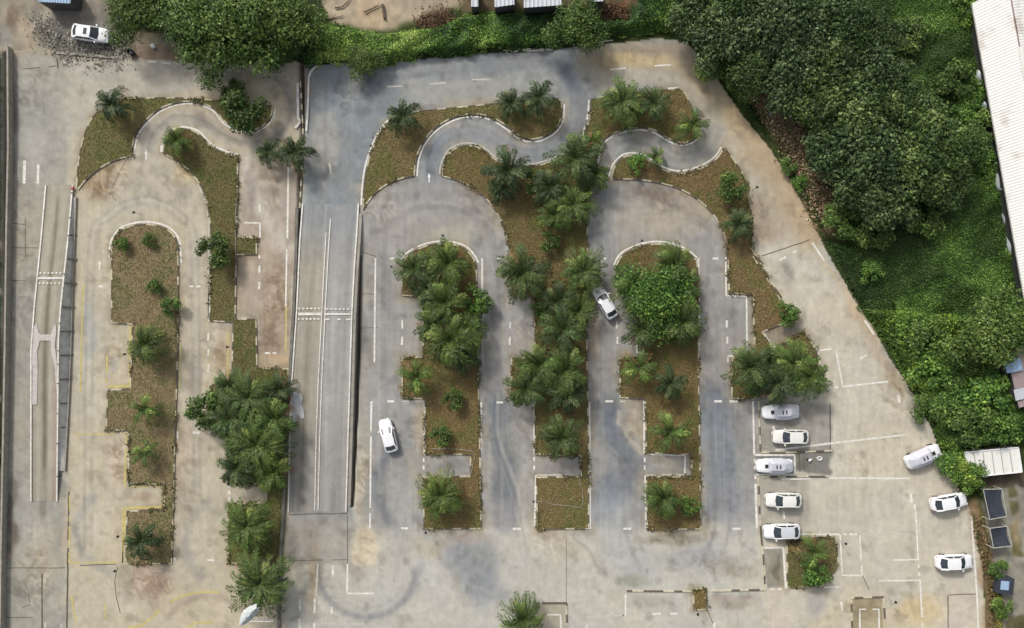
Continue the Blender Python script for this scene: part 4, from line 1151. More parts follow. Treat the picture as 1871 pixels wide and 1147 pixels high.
# ---- vine fields and hedges: uneven sheet with leaves over it
def vines(poly_, seed, hmax, dens, leaf, cols, hole=None, bump_scale=26, name="undergrowth", edge=14, z0=.05, wa=20):
    rs = np.random.default_rng(seed)
    xs = [p[0] for p in poly_]; ys = [p[1] for p in poly_]
    x0, x1, y0, y1 = min(xs), max(xs), min(ys), max(ys)
    def hf(x, y):
        d = dist(x, y, poly_, True)
        e = sstep(0, edge, d)
        return z0 + e * hmax * (.15 + .95 * vnoise(x, y, bump_scale, seed + 3, 3))
    def colf(x, y, t):
        g = vnoise(x, y, 70, seed + 9, 3)
        c0, c1, c2 = [np.array(c, float) for c in cols]
        u = np.clip((g - .5) * 2.0 + .35 + (t - .5) * .75, 0, 1)[:, None]
        return np.where(u < .5, c0 + (c1 - c0) * u * 2, c1 + (c2 - c1) * (u - .5) * 2)
    st = 7.0
    ax = np.arange(x0 - st, x1 + st, st); ay = np.arange(y0 - st, y1 + st, st)
    AX, AY = np.meshgrid(ax, ay)
    wb = (vnoise(AX, AY, 20, seed + 31) - .5) * wa
    ins = inpoly(AX + wb, AY + wb, poly_)
    if hole: ins &= ~inpoly(AX, AY, hole)
    id_ = np.arange(AX.size).reshape(AX.shape)
    f = np.stack([id_[:-1, :-1], id_[1:, :-1], id_[1:, 1:], id_[:-1, 1:]], -1).reshape(-1, 4)
    fm = (ins[:-1, :-1] & ins[1:, :-1] & ins[1:, 1:] & ins[:-1, 1:]).reshape(-1)
    f = f[fm]
    X, Y = AX.ravel(), AY.ravel()
    Z = hf(X, Y) - .06
    ev = np.stack([(X - CX) * S0, (CY - Y) * S0, Z], -1); ec = lin(colf(X, Y, np.full(len(X), .25)) * .8) * LEAFK
    n = int((x1 - x0) * (y1 - y0) / PXM(1) ** 2 * dens)
    px = rs.uniform(x0, x1, n); py = rs.uniform(y0, y1, n)
    wb = (vnoise(px, py, 20, seed + 31) - .5) * wa
    ok = inpoly(px + wb, py + wb, poly_)
    if hole: ok &= ~inpoly(px, py, hole)
    px, py = px[ok], py[ok]; n = len(px)
    z = hf(px, py); e = 3.0
    nx = -(hf(px + e, py) - z) / (e * S0); ny = (hf(px, py + e) - z) / (e * S0)
    N = np.stack([nx, ny, np.ones(n)], -1) + rs.normal(size=(n, 3)) * .42
    P = np.stack([(px - CX) * S0, (CY - py) * S0, z + rs.uniform(-.03, .12, n)], -1)
    q = leaf_quads(P, N, leaf * rs.uniform(.6, 1.5, n), rs)
    c = colf(px, py, rs.random(n)) * rs.uniform(.82, 1.18, (n, 1))
    o = quads(name, q, lin(np.clip(c, 0, 255)) * LEAFK * 1.2, M['vine'], None, (ev, [tuple(a) for a in f], ec))
    return tag(o, kind='stuff')

VG = ((38, 56, 24), (64, 86, 36), (104, 120, 58))
VG2 = ((36, 60, 20), (70, 102, 34), (134, 150, 62))
vines([(1236, 70), (1286, 84), (1306, 130), (1334, 168), (1368, 215), (1403, 258), (1443, 320), (1482, 388), (1506, 440), (1538, 496), (1556, 540), (1590, 594), (1640, 664), (1640, 560), (1575, 450), (1518, 440), (1492, 385), (1462, 330), (1425, 275), (1388, 215), (1345, 150), (1310, 80), (1250, 52)],
      301, .8, 60, .17, ((38, 56, 24), (68, 92, 38), (112, 130, 64)), edge=8, wa=8)
vines([(1280, 40), (1330, -45), (1780, -45), (1776, 10), (1792, 120), (1812, 230), (1832, 330), (1850, 450), (1872, 570), (1872, 600), (1640, 590), (1600, 530), (1570, 470), (1545, 430), (1530, 400), (1512, 330), (1488, 280), (1455, 210), (1410, 130)],
      311, 1.0, 70, .17, ((46, 66, 28), (70, 98, 40), (112, 134, 62)), bump_scale=26)
vines([(1560, 560), (1640, 560), (1875, 580), (1940, 600), (1940, 815), (1870, 815), (1850, 812), (1765, 822), (1762, 850), (1800, 878), (1795, 892), (1762, 900), (1742, 872), (1720, 825), (1705, 780), (1680, 735), (1650, 684), (1625, 640), (1600, 596)],
      321, 2.3, 62, .21, ((50, 72, 26), (100, 126, 48), (172, 182, 88)), bump_scale=24, hole=[(1832, 650), (1940, 640), (1940, 745), (1850, 745)])
vines([(556, 122), (575, 128), (600, 120), (640, 124), (690, 124), (740, 112), (800, 108), (860, 102), (920, 96), (1000, 92), (1080, 80), (1140, 66), (1200, 58), (1246, 66), (1246, -10), (1160, -20), (1150, 34), (1080, 34), (1040, 22), (980, 20), (900, 22), (840, 30), (800, 48), (740, 58), (700, 60), (640, 50), (590, 40), (540, 20), (540, 100)],
      331, 1.7, 70, .19, ((36, 60, 22), (78, 108, 42), (142, 158, 80)), bump_scale=26)
vines([(1786, 930), (1798, 925), (1806, 1000), (1822, 1060), (1834, 1100), (1836, 1240), (1818, 1240), (1812, 1090), (1800, 1010)], 341, .5, 40, .16, ((66, 76, 34), (96, 98, 44), (132, 124, 66)), edge=6)
vines([(-90, 95), (5, 95), (5, 400), (2, 800), (-6, 1240), (-90, 1240)], 351, .8, 45, .18, VG, edge=8)
vines([(200, -50), (600, -50), (590, 40), (560, 110), (480, 105), (420, 90), (340, 95), (300, 60), (215, 55)], 361, .5, 45, .18, ((40, 54, 26), (66, 82, 38), (100, 112, 58)), edge=8)

# weeds and dry leaves that spill over the kerbs
def litter(pts, wpx, n, seed, cols, name="litter", raw=False):
    rs = np.random.default_rng(seed)
    P = np.array(pts if raw else resample(pts, 4)); k = rs.integers(0, len(P), n)
    off = rs.normal(size=(n, 2)) * wpx * .45
    px, py = P[k, 0] + off[:, 0], P[k, 1] + off[:, 1]
    Q = np.stack([(px - CX) * S0, (CY - py) * S0, rs.uniform(.0, .3, n)], -1)
    q = leaf_quads(Q, rs.normal(size=(n, 3)) * .5 + np.array([0, 0, 1.]), rs.uniform(.12, .4, n), rs)
    c = np.array(cols, float)[rs.integers(0, len(cols), n)] * rs.uniform(.8, 1.2, (n, 1))
    return tag(quads(name, q, lin(np.clip(c, 0, 255)) / KEXP, M['grass']), kind='stuff')
_ALL = []
for _k, _i in zip(ISL, range(20)):
    _p = [q for q in resample(ISL[_k], 4)]
    _n = vnoise(np.array([q[0] for q in _p]), np.array([q[1] for q in _p]), 30, 700 + _i, 2)
    _run, _c = [], 0
    for q, v_ in zip(_p, _n):
        if v_ > .52: _run.append(q)
        else:
            if len(_run) > 4: _ALL += _run
            _run = []
litter(_ALL, 5, len(_ALL) * 7, 900, [(104, 100, 62), (128, 112, 80), (84, 96, 52), (146, 130, 98)], "leaf_litter", raw=True)
litter([(1375, 140), (1415, 200), (1450, 250), (1482, 315), (1512, 395)], 34, 9000, 5, [(196, 168, 136), (168, 140, 112), (216, 192, 160), (134, 118, 88), (96, 110, 62)], "leaf_litter")
litter([(770, 40), (800, 36), (820, 28)], 22, 900, 6, [(112, 90, 70), (92, 74, 56), (136, 112, 92)], "leaf_litter")
litter([(1100, 14), (1150, 30)], 14, 700, 8, [(110, 84, 60), (140, 118, 94), (84, 62, 50)], "leaf_litter")
litter([(70, 40), (120, 90), (215, 100), (225, 60)], 34, 1500, 7, [(164, 160, 150), (146, 141, 131), (182, 177, 168), (132, 130, 114)], "rubble")
litter([(1782, 950), (1800, 1010), (1812, 1080), (1824, 1200)], 12, 1600, 9, [(150, 126, 96), (120, 98, 72), (104, 100, 60)], "leaf_litter")

# ------------------------------------------------------------------ ramps
def world_poly(left, right, prof, n=60):
    pass

def interp(pts, t):
    for (a, va), (b, vb) in zip(pts[:-1], pts[1:]):
        if t <= b: return va + (vb - va) * (t - a) / (b - a)
    return pts[-1][1]

M['rampA'] = plain("ramp_concrete", tuple(alb((168, 165, 154))), .9, noise=.12, scale=.9, bump=.2)
def ramp(name, label, y0, y1, lx, rx, prof, wallR, wallL, stripes, mid, edge_w, deckcol):
    root = empty(name, W((interp(lx, (y0 + y1) / 2) + interp(rx, (y0 + y1) / 2)) / 2, (y0 + y1) / 2, 0))
    tag(root, label, "ramp")
    org = Vector(root.location)
    ys = np.linspace(y0, y1, 60)
    def pt(u, y, dz=0.0):
        z = interp(prof, y) + dz
        a, b = interp(lx, y), interp(rx, y)
        return W(a + (b - a) * u, y, z) - org
    K = 26; yy_ = np.linspace(y0, y1, 237)
    uu = np.linspace(0, 1, K + 1)
    v = np.array([[tuple(pt(u, y)) for u in uu] for y in yy_]).reshape(-1, 3)
    UU, YY = np.meshgrid(uu, yy_)
    wpx = interp(rx, y0) - interp(lx, y0)
    col = deckcol(UU, YY)
    col = col + ((vnoise(UU * wpx, YY, 5, 41 + int(wpx), 3, 30.0) - .5) * 34 + (vnoise(UU * wpx, YY, 14, 43, 3) - .5) * 18)[..., None] * np.array([1, .97, .9])
    idr = np.arange(v.shape[0]).reshape(len(yy_), K + 1)
    fr_ = np.stack([idr[:-1, :-1], idr[1:, :-1], idr[1:, 1:], idr[:-1, 1:]], -1).reshape(-1, 4)
    quads("deck", np.zeros((0, 4, 3)), np.zeros((0, 3)), M['ground'], root, (v, [tuple(q) for q in fr_], np.clip(lin(np.clip(col, 20, 230).reshape(-1, 3)) / KEXP, .01, .8)))
    # side walls
    for u, nm in ((0, wallL), (1, wallR)):
        v, f = [], []
        for y in ys:
            p = pt(u, y, -.01); v.append(p); v.append(Vector((p.x, p.y, -.6)))
        for i in range(len(ys) - 1): f.append((2 * i, 2 * i + 1, 2 * i + 3, 2 * i + 2))
        mk("side_wall", v, f, M[nm], root)
    # low edge kerbs painted white
    for u in (0, 1):
        mb = MB()
        for a, b in zip(ys[:-1], ys[1:]):
            mb.bar(pt(u, a, .05), pt(u, b, .05), edge_w, .12)
        mb.build("edge_kerb", M['white_line'], root)
    # painted lines on the deck
    mb = MB()
    for (ya, yb, ua, ub) in stripes:
        for q in range(1):
            A, B, C_, D = pt(ua, ya, .075), pt(ub, ya, .075), pt(ub, yb, .075), pt(ua, yb, .075)
            mb.add([A, D, C_, B], [(0, 1, 2, 3)], 0)
    for u, wd, ya, yb in mid:
        yy = np.linspace(ya, yb, 50)
        for a, b in zip(yy[:-1], yy[1:]):
            mb.add([pt(u - wd, a, .07), pt(u - wd, b, .07), pt(u + wd, b, .07), pt(u + wd, a, .07)], [(0, 1, 2, 3)], 0)
    mb.build("painted_lines", M['white_line'], root)
    return root, pt, org

MT1 = plain("pale_wheel_track", tuple(alb((178, 171, 156))), .9, noise=.1, scale=1.2)
MT2 = plain("dark_oil_track", tuple(alb((144, 136, 120))), .9, noise=.16, scale=1.2)
MT3 = plain("pale_peeled_paint", tuple(alb((204, 196, 190))), .85, noise=.14, scale=2)
MT4 = plain("grey_ramp_surface", tuple(alb((162, 162, 158))), .9, noise=.12, scale=.9)
MT5 = plain("warm_ramp_surface", tuple(alb((170, 164, 150))), .9, noise=.12, scale=.9)
def g_(x, c, w): return np.exp(-((x - c) / w) ** 2)[..., None]
def deck_narrow(U, Y):
    c = np.zeros(U.shape + (3,)); c[:] = (164, 158, 142)
    c += (g_(U, .27, .12) + g_(U, .73, .12)) * np.array([14, 13, 12.])
    k = (sstep(345, 380, Y) * (1 - sstep(840, 880, Y)))[..., None]
    c -= g_(U, .5 + .01 * np.sin(Y / 30), .08) * k * np.array([30, 31, 34.])
    c += ((Y > 640) & (U > .8))[..., None] * np.array([4, -2, 0.])
    return c
def deck_wide(U, Y):
    c = np.zeros(U.shape + (3,)); c[:] = (168, 162, 148)
    right = sstep(.485, .495, U)[..., None]
    c = c * (1 - right) + np.array([168, 166, 161.]) * right
    top = (1 - sstep(385, 500, Y))[..., None]
    c = c * (1 - top) + np.array([147, 149, 150.]) * top
    low = sstep(720, 880, Y)[..., None] * .7
    c = c * (1 - low) + np.array([158, 155, 149.]) * low
    k = (sstep(420, 560, Y))[..., None]
    c -= (g_(U, .23, .05) * .8 + g_(U, .76, .04) * .5 + g_(U, .88, .03) * .4) * k * np.array([16, 17, 20.])
    c += (g_(U, .36, .04) + g_(U, .66, .05)) * k * np.array([9, 9, 8.])
    return c
# narrow ramp on the left
lx = [(338, 84), (440, 75), (560, 63), (640, 57), (916, 57)]
rx = [(338, 133), (440, 124), (560, 111), (620, 107), (916, 104)]
prof = [(338, .02), (420, .6), (500, 1.0), (600, 1.15), (680, 1.1), (800, .7), (916, .02)]
rail = [(497, 500, a, a + .075) for a in (.06, .21, .36, .51, .66, .81)] + [(506, 510, .03, .97)] + [(516, 519, a, a + .075) for a in (.06, .21, .36, .51, .66, .81)]
r1, pt1, o1 = ramp("narrow_test_ramp", "narrow raised concrete ramp between white edge kerbs along the left wall", 338, 916, lx, rx, prof, 'bluegrey', 'concrete_dark', rail, [], .17, deck_narrow)
mb = MB()
for pl in ([(.02, 596), (.14, 590), (.22, 606), (.30, 611), (.70, 611), (.78, 595), (.86, 592), (.90, 606), (.86, 630), (.95, 660), (.97, 712), (.93, 712), (.86, 668), (.72, 640), (.70, 622), (.30, 622), (.22, 640), (.24, 670), (.22, 738), (.03, 740), (.02, 660)],):
    vv = [pt1(u, y, .06) for u, y in pl]
    for t in tessellate_polygon([[Vector((p.x, p.y, 0)) for p in vv]]):
        mb.add([vv[i] for i in t], [(0, 1, 2)])
mb.build("peeled_paint_patch", MT3, r1)
for i, y in enumerate(np.linspace(385, 870, 12)):       # buttress ribs on the right side
    p = pt1(1, y, 0); zt = p.z
    mb = MB(); k = 1.2 * min(1, zt / 1.2) + .1
    mb.add([p + Vector((.02, .09, -.05)), p + Vector((.02, -.09, -.05)), p + Vector((k, .09, -zt + .03)), p + Vector((k, -.09, -zt + .03)), Vector((p.x + .02, p.y + .09, -.1)), Vector((p.x + .02, p.y - .09, -.1))],
           [(0, 1, 3, 2), (0, 2, 4), (1, 5, 3)])
    mb.build("buttress", M['concrete_dark'], r1)
mb = MB()                                                # ground beam to the right of the ramp
bp = [(139, 360), (137, 420), (133, 520), (130, 640), (126, 730), (119, 860)]
for a, b in zip(bp[:-1], bp[1:]): mb.bar(W(a[0], a[1], .12) - o1, W(b[0], b[1], .12) - o1, .16, .25)
mb.build("ground_beam", M['concrete'], r1)
v, f = [], []                                            # sloped apron between ramp and beam
for i, y in enumerate(np.linspace(360, 860, 40)):
    p = pt1(1, y, -.06) + Vector((.09, 0, 0)); q = W(interp([(a[1], a[0]) for a in bp], y) - 1, y, .08) - o1
    if p.z < .1: p = Vector((p.x, p.y, .1))
    v += [p, q]
    if i: f.append((2 * i - 2, 2 * i - 1, 2 * i + 1, 2 * i))
mk("sloped_apron", v, f, M['bluegrey'], r1)
for y in (352, 397, 430, 500, 590, 640, 665, 700, 755, 810, 870):
    p = pt1(1, y, .12)
    mb = MB(); mb.box(p + Vector((0, 0, .04)), (.24, .1, .16)); mb.build("kerb_bracket", M['concrete_dark'], r1)
for y in (541, 560, 590, 622, 645, 670, 693, 770, 822):
    p = pt1(0, y, .0)
    mb = MB(); mb.box(p + Vector((-.22, 0, -.15)), (.34, .12, .22)); mb.build("side_bracket", M['concrete'], r1)
mb = MB(); p = pt1(1, 344, .2); mb.box(p, (.36, .2, .25), rz=.5); mb.build("end_marker", M['red'], r1)

# wide double ramp
lx = [(372, 553), (440, 548), (570, 542), (700, 533), (800, 529), (935, 527)]
rx = [(372, 655), (440, 651), (480, 648), (570, 643), (700, 639), (800, 636), (935, 632)]
prof = [(372, .02), (430, .5), (500, .75), (560, .95), (640, .95), (760, .65), (935, .02)]
def dash(y0, y1, a, b, n):
    s = (b - a) / n
    return [(y0, y1, a + i * s + s * .12, a + i * s + s * .72) for i in range(n)]
st = dash(562, 565, .02, .44, 6) + [(571, 576, .03, .44)] + dash(581, 584, .02, .44, 6) + dash(563, 566, .52, .97, 6) + [(572, 575.5, .52, .97)] + [(582, 585, .52, .60), (582, 585, .90, .98), (582, 585, .74, .80)]
r2, pt2, o2 = ramp("wide_test_ramp", "wide grey two lane ramp with double white centre line and dashed stop lines", 372, 935, lx, rx, prof, 'concrete', 'concrete', st,
                   [(.455, .009, 425, 932), (.515, .009, 400, 932)], .17, deck_wide)
mb = MB()
vv = [pt2(u, y, .065) for u, y in [(.01, 716), (.08, 716), (.17, 720), (.20, 728), (.18, 738), (.22, 748), (.24, 762), (.20, 766), (.13, 756), (.10, 770), (.07, 782), (.04, 772), (.01, 762)]]
for t in tessellate_polygon([[Vector((p.x, p.y, 0)) for p in vv]]): mb.add([vv[i] for i in t], [(0, 1, 2)])
mb.build("spilled_plaster_patch", plain("pale_plaster", tuple(alb((190, 192, 192))), .9, noise=.12, scale=2), r2)
mb = MB()                                                # concrete shoulder outside the right line
for a, b in zip(np.linspace(390, 925, 30)[:-1], np.linspace(390, 925, 30)[1:]):
    for u0, u1 in ((1.012, 1.075),):
        mb.add([pt2(u0, a, -.02), pt2(u0, b, -.02), pt2(u1, b, -.05), pt2(u1, a, -.05)], [(0, 1, 2, 3)])
        p, q = pt2(u1, a, -.05), pt2(u1, b, -.05)
        mb.add([p, q, Vector((q.x, q.y, -.6)), Vector((p.x, p.y, -.6))], [(0, 1, 2, 3)])
mb.build("shoulder", M['concrete'], r2)

# ------------------------------------------------------------------ walls, ditches' edges
def low_wall(name, label, pts, w, h, mat, cat="wall", kind=None, posts=None):
    mb = MB()
    P = [W(p[0], p[1], h / 2) for p in resample(pts, 40)]
    o = Vector(P[len(P) // 2]); o.z = 0
    for a, b in zip(P[:-1], P[1:]): mb.bar(a - o, b - o, w, h)
    ob = mb.build(name, mat)
    ob.location = o
    return tag(ob, label, cat)
low_wall("boundary_wall", "long thin pale concrete wall along the ditch at the left edge", [(15, 86), (18, 92), (19, 270), (16, 420), (13, 640), (10, 800), (6, 1000), (3, 1240)], .22, .9, M['concrete'])
low_wall("ditch_kerb", "white line kerb left of the upper ditch between the courses", [(544, 152), (545, 215), (548, 222), (546, 226), (540, 234)], .3, .2, M['white_line'], "kerb")
low_wall("ditch_kerb", "white kerb bending round the top right side of the upper ditch", smooth([(582, 120), (572, 126), (566, 136), (564, 150), (563, 190), (560, 240)]), .22, .2, M['white_line'], "kerb")
kerb([(549, 150), (552, 200), (554, 240), (552, 300), (548, 380)], False, seg=9)
low_wall("retaining_wall", "grey wall on the left side of the wide ramp down to the palms", [(543, 380), (541, 470), (537, 560), (530, 680), (526, 780), (520, 900), (512, 1030), (508, 1200)], .35, .35, M['concrete_dark'])
low_wall("slab_edge", "low broken concrete edge above the top left road", [(104, 96), (150, 100), (225, 106)], .3, .15, M['concrete'])
mb = MB(); mb.box((0, 0, .2), (.5, .5, .4)); mb.box((0, 0, .42), (.6, .6, .06)); mb.box((0, 0, .46), (.3, .3, .05), m=1)
o = mb.build("drain_box", [M['concrete'], M['yellow_line']]); o.location = W(22, 305, 0); tag(o, "small square concrete box on the left wall beside the zebra stripes", "box")
mb = MB(); mb.tube([(0, 0, 0), (0, 0, .55), (0, 0, .6)], [.34, .42, .40], 14); mb.tube([(0, 0, .6), (0, 0, .45)], [.36, .02], 14)
o = mb.build("bucket", M['black']); o.location = W(242, 97, 0); tag(o, "black round bucket on the dirt above the top left road", "bucket")
mb = MB()
rr = random.Random(4)
def rock(name, label, px, py, s, mat, cat):
    bm = bmesh.new(); bmesh.ops.create_icosphere(bm, subdivisions=2, radius=s)
    for v in bm.verts:
        v.co *= rr.uniform(.75, 1.2); v.co.z *= .6
    me = bpy.data.meshes.new(name); bm.to_mesh(me); bm.free(); me.materials.append(mat)
    o = bpy.data.objects.new(name, me); COL.objects.link(o); o.location = W(px, py, s * .3)
    return tag(o, label, cat)
rock("rock", "grey rock at the edge of the wood above the brown litter", 1440, 187, .75, M['concrete_dark'], "rock")
rock("litter_bag", "crumpled white bag lying by the soil left of the grey rock", 1408, 208, .26, M['plastic'], "bag")
rock("litter_bag", "crumpled white bag on the dirt above the road near the small tree by the bucket", 280, 84, .34, M['plastic'], "bag")
# white basin and bag in the dark corner bay
mb = MB(); n = 18
ring0 = [Vector((.30 * math.cos(a), .24 * math.sin(a), .12)) for a in [2 * math.pi * i / n for i in range(n + 1)]]
mb.tube(ring0, .055, 6, cap=False)
mb.add([Vector((.30 * math.cos(2 * math.pi * i / n), .24 * math.sin(2 * math.pi * i / n), .04)) for i in range(n)], [tuple(range(n))], 1)
mb.tube([(-.28, .05, .12), (-.55, .14, .13)], [.05, .02], 6)
o = mb.build("basin", [M['car_white'], M['steel']]); o.location = W(1497, 837, 0); tag(o, "white rimmed oval basin with a handle in the dark bay beside the covered car", "basin")
mb = MB(); mb.tube([(-.1, -.2, .1), (-.05, 0, .22), (.12, .1, .2), (.3, .02, .1)], [.12, .17, .12, .05], 8); mb.tube([(-.25, -.05, .05), (-.35, .18, .16), (-.2, .2, .05)], [.06, .09, .05], 7, m=1)
o = mb.build("litter_bag", [M['car_white'], M['black']], smooth=True); o.location = W(1479, 840, 0); tag(o, "white and black bundle in the dark bay, left of the white basin", "bundle")

# marker poles
pole_spots = [(210, 1043, "by the lowest corner of the left brown grass island"), (228, 647, "beside the yellow lined bay of the left brown grass island"), (216, 980, "left of the lowest left palm"),
              (416, 634, "on the narrow left island opposite the dashed lane line"), (1636, 1100, "right of the sandy kerbed pit near the bottom edge"), (1545, 993, "right of the five sided garden"),
              (1275, 1122, "below the tiny square planter at the bottom"), (778, 973, "below the square plot of the second planted island"), (715, 487, "at the left top of the second planted island"),
              (809, 430, "above the rounded top of the second planted island"), (245, 388, "above the rounded top of the left brown grass island"), (1173, 440, "above the rounded top of the third planted island"),
              (1383, 342, "over the sandy road beside the round green bush"), (975, 916, "on the left kerb of the wired grass plot")]
base_pole = None
for i, (x, y, w_) in enumerate(pole_spots):
    hgt = 1.7
    if base_pole is None:
        base_pole = empty("sensor_post", (0, 0, 0))
        m1 = MB(); m1.tube([(0, 0, 0), (0, 0, hgt)], .03, 6); m1.build("post", M['steel'], base_pole)
        m1 = MB(); m1.box((0, 0, hgt + .08), (.26, .26, .18)); m1.build("sensor_head", M['black'], base_pole)
        o = base_pole
    else:
        o = copy_tree(base_pole)
    q = W(x, y, hgt); o.location = (q.x, q.y, 0); o.rotation_euler = (0, 0, R.uniform(0, 3))
    tag(o, "black headed post " + w_, "post", "thin posts with black heads around the islands")

# cables lying over the plots
def cable(label, pts, r=.022, z=.2, mat='steel'):
    mb = MB(); P = [W(p[0], p[1], z) for p in smooth(pts, 4)]; o0 = Vector(P[0]); mb.tube([p - o0 for p in P], r, 5)
    ob = mb.build("cable", M[mat]); ob.location = o0; tag(ob, label, "cable")
cable("pale cable looping over the grass plot below the lone palm", [(981, 916), (995, 916), (1010, 921), (1040, 924), (1063, 925), (1064, 895), (1060, 885), (1057, 865), (1058, 858)])
cable("thin pale cable across the lower kerb of the second planted island", [(788, 820), (820, 820), (850, 822), (866, 828), (864, 850), (858, 872)], z=.25)
cable("thin wire from the kerb to the long slanted white line", [(1386, 740), (1388, 780), (1387, 810), (1400, 818), (1417, 822)], .02, .12)
cable("pale wire lying along the brown grass edge of the narrow left island", [(432, 360), (430, 420), (431, 500), (424, 512)], .03, .2)

# ------------------------------------------------------------------ cars
def loft(sections, close_ends=True):
    v, f = [], []
    n = len(sections[0])
    for s in sections: v += [Vector(p) for p in s]
    for i in range(len(sections) - 1):
        for k in range(n - 1):
            f.append((i * n + k, i * n + k + 1, (i + 1) * n + k + 1, (i + 1) * n + k))
    if close_ends:
        f.append(tuple(range(n - 1, -1, -1))); f.append(tuple((len(sections) - 1) * n + k for k in range(n)))
    return v, f

def car_body(parent, mat):
    # x forward; stations: x, half width, top height
    S = [(-2.28, .52, .62), (-2.22, .70, .86), (-2.05, .80, .97), (-1.75, .86, 1.0), (-1.2, .89, .99), (-.5, .90, .96), (.3, .90, .95), (.95, .90, .95), (1.4, .88, .90), (1.8, .84, .84), (2.08, .76, .74), (2.22, .62, .62), (2.28, .45, .5)]
    secs = []
    for x, w, h in S:
        half = [(w * .92, .22), (w, .42), (w * 1.0, .62 if h > .7 else h * .8), (w * .965, h * .86), (w * .86, h * .97), (w * .5, h + .01), (0, h + .02)]
        pts = [(x, -a, b) for a, b in half] + [(x, a, b) for a, b in reversed(half[:-1])]
        secs.append(pts)
    v, f = loft(secs)
    o = mk("body", v, f, mat, parent, smooth=True)
    return o

def make_car(mat, roofmat=None, sunroof=False):
    root = empty("parked_car", (0, 0, 0))
    car_body(root, mat)
    rm = roofmat or mat
    # greenhouse corner points
    fb, ft, rb, rt = (1.02, .70, .97), (.28, .60, 1.40), (-1.84, .64, 1.02), (-1.22, .58, 1.40)
    def m_(p, s): return Vector((p[0], p[1] * s, p[2]))
    # glass
    mk("windshield", [m_(fb, -1), m_(fb, 1), m_(ft, 1), m_(ft, -1), Vector((1.16, 0, .98)), Vector((.36, 0, 1.43))], [(0, 4, 5, 3), (4, 1, 2, 5)], M['glass'], root, smooth=True)
    mk("rear_window", [m_(rb, -1), m_(rb, 1), m_(rt, 1), m_(rt, -1), Vector((-2.0, 0, 1.01)), Vector((-1.30, 0, 1.43))], [(0, 3, 5, 4), (4, 5, 2, 1)], M['glass'], root, smooth=True)
    for s in (-1, 1):
        mk("side_window", [m_((.95, .81, .95), s), m_((-1.75, .80, .98), s), m_((-1.22, .69, 1.37), s), m_((.25, .70, 1.37), s)], [(0, 1, 2, 3)], M['glass'], root)
    # roof shell and pillars
    v, f = [], []
    xs = [.32, .1, -.3, -.8, -1.15, -1.28]
    for x in xs:
        k = 1 - abs((x + .45) / .9) ** 4 * .06
        for y in (-.70, -.5, 0, .5, .70):
            v.append(Vector((x + (.07 * (1 - abs(y) / .7) if x > .2 else (-.07 * (1 - abs(y) / .7) if x < -1.2 else 0)), y * k, 1.395 + .055 * (1 - (y / .74) ** 2) - (.02 if x in (xs[0], xs[-1]) else 0))))
    for i in range(len(xs) - 1):
        for k in range(4): f.append((i * 5 + k, i * 5 + k + 1, (i + 1) * 5 + k + 1, (i + 1) * 5 + k))
    mk("roof", v, f, rm, root, smooth=True)
    for s in (-1, 1):
        mb = MB()
        mb.bar(m_((1.08, .77, .94), s), m_((.28, .66, 1.40), s), .13, .05)
        mb.bar(m_((-1.94, .74, .99), s), m_((-1.2, .66, 1.40), s), .20, .05)
        mb.bar(m_((.28, .68, 1.39), s), m_((-1.22, .67, 1.39), s), .06, .05)
        mb.bar(m_((-.42, .82, .95), s), m_((-.45, .71, 1.38), s), .07, .04)
        mb.build("window_frame", mat, root)
    for s in (-1, 1):
        mb = MB(); mb.box((.82, s * 1.0, .98), (.16, .22, .13), rz=s * .25); mb.box((.84, s * .88, .95), (.06, .12, .05)); mb.build("side_mirror", mat, root)
        mb = MB(); mb.box((2.04, s * .60, .68), (.30, .26, .12), rz=-s * .45); mb.build("headlight", M['lamp'], root)
        mb = MB(); mb.box((-2.17, s * .60, .72), (.14, .28, .12), rz=s * .35); mb.build("taillight", M['taillamp'], root)
        for x in (1.42, -1.38):
            mb = MB(); mb.tube([(x, s * .68, .32), (x, s * .70, .32), (x, s * .88, .32), (x, s * .90, .32)], [.26, .32, .32, .28], 18)
            w = mb.build("wheel", M['tyre'], root, smooth=False)
            mb = MB(); mb.tube([(x, s * .895, .32), (x, s * .912, .32)], [.2, .18], 12); mb.build("rim", M['rim'], w)
    mb = MB(); mb.box((2.27, 0, .46), (.05, .5, .1)); mb.build("number_plate", M['black'], root)
    mb = MB(); mb.box((2.235, 0, .58), (.05, .8, .09)); mb.build("grille", M['black'], root)
    if sunroof:
        mb = MB(); mb.box((-.22, 0, 1.452), (.40, .74, .02)); mb.build("sunroof", M['glass'], root)
    return root

def place_car(o, px, py, ax, ay, L, label, group=None, z=.75):
    """(ax, ay): heading in the picture, pixels"""
    q = W(px, py, z); o.location = (q.x, q.y, 0.0)
    o.rotation_euler = (0, 0, math.atan2(-ay, ax))
    s = L / PXM(1) / 4.56 * (H - z) / H
    o.scale = (s, s, s)
    tag(o, label, "car", group)
GC = "white cars on the driving course"
c1 = make_car(M['car_white'], sunroof=True); place_car(c1, 165, 61, 66, 9, 69, "white sedan with a dark sunroof parked on rubble in the top left corner", GC)
c2 = make_car(M['car_white']); place_car(c2, 709, 796, -16, -60, 63, "white sedan driving up the lane left of the second planted island", GC)
def cc(src, *a):
    o = copy_tree(src); place_car(o, *a); return o
cc(c2, 1106, 553, -32, -54, 64, "white sedan half hidden under the palm fronds of the central island", GC)
c5 = make_car(M['car_cream']); place_car(c5, 1445, 798, -66, 0, 66, "white sedan parked just above the long slanted white line, between two covered cars", GC)
cc(c5, 1432, 914, -66, 0, 66, "white sedan parked above the short white dash, north of the grey roofed sedan", GC)
c7 = make_car(M['car_white'], M['car_silver']); place_car(c7, 1429, 971, -66, 2, 67, "white sedan with a pale grey roof beside the five sided garden", GC)
cc(c2, 1735, 917, 66, -12, 67, "white sedan tilted near the hedge, across from the dark shade sails", GC)
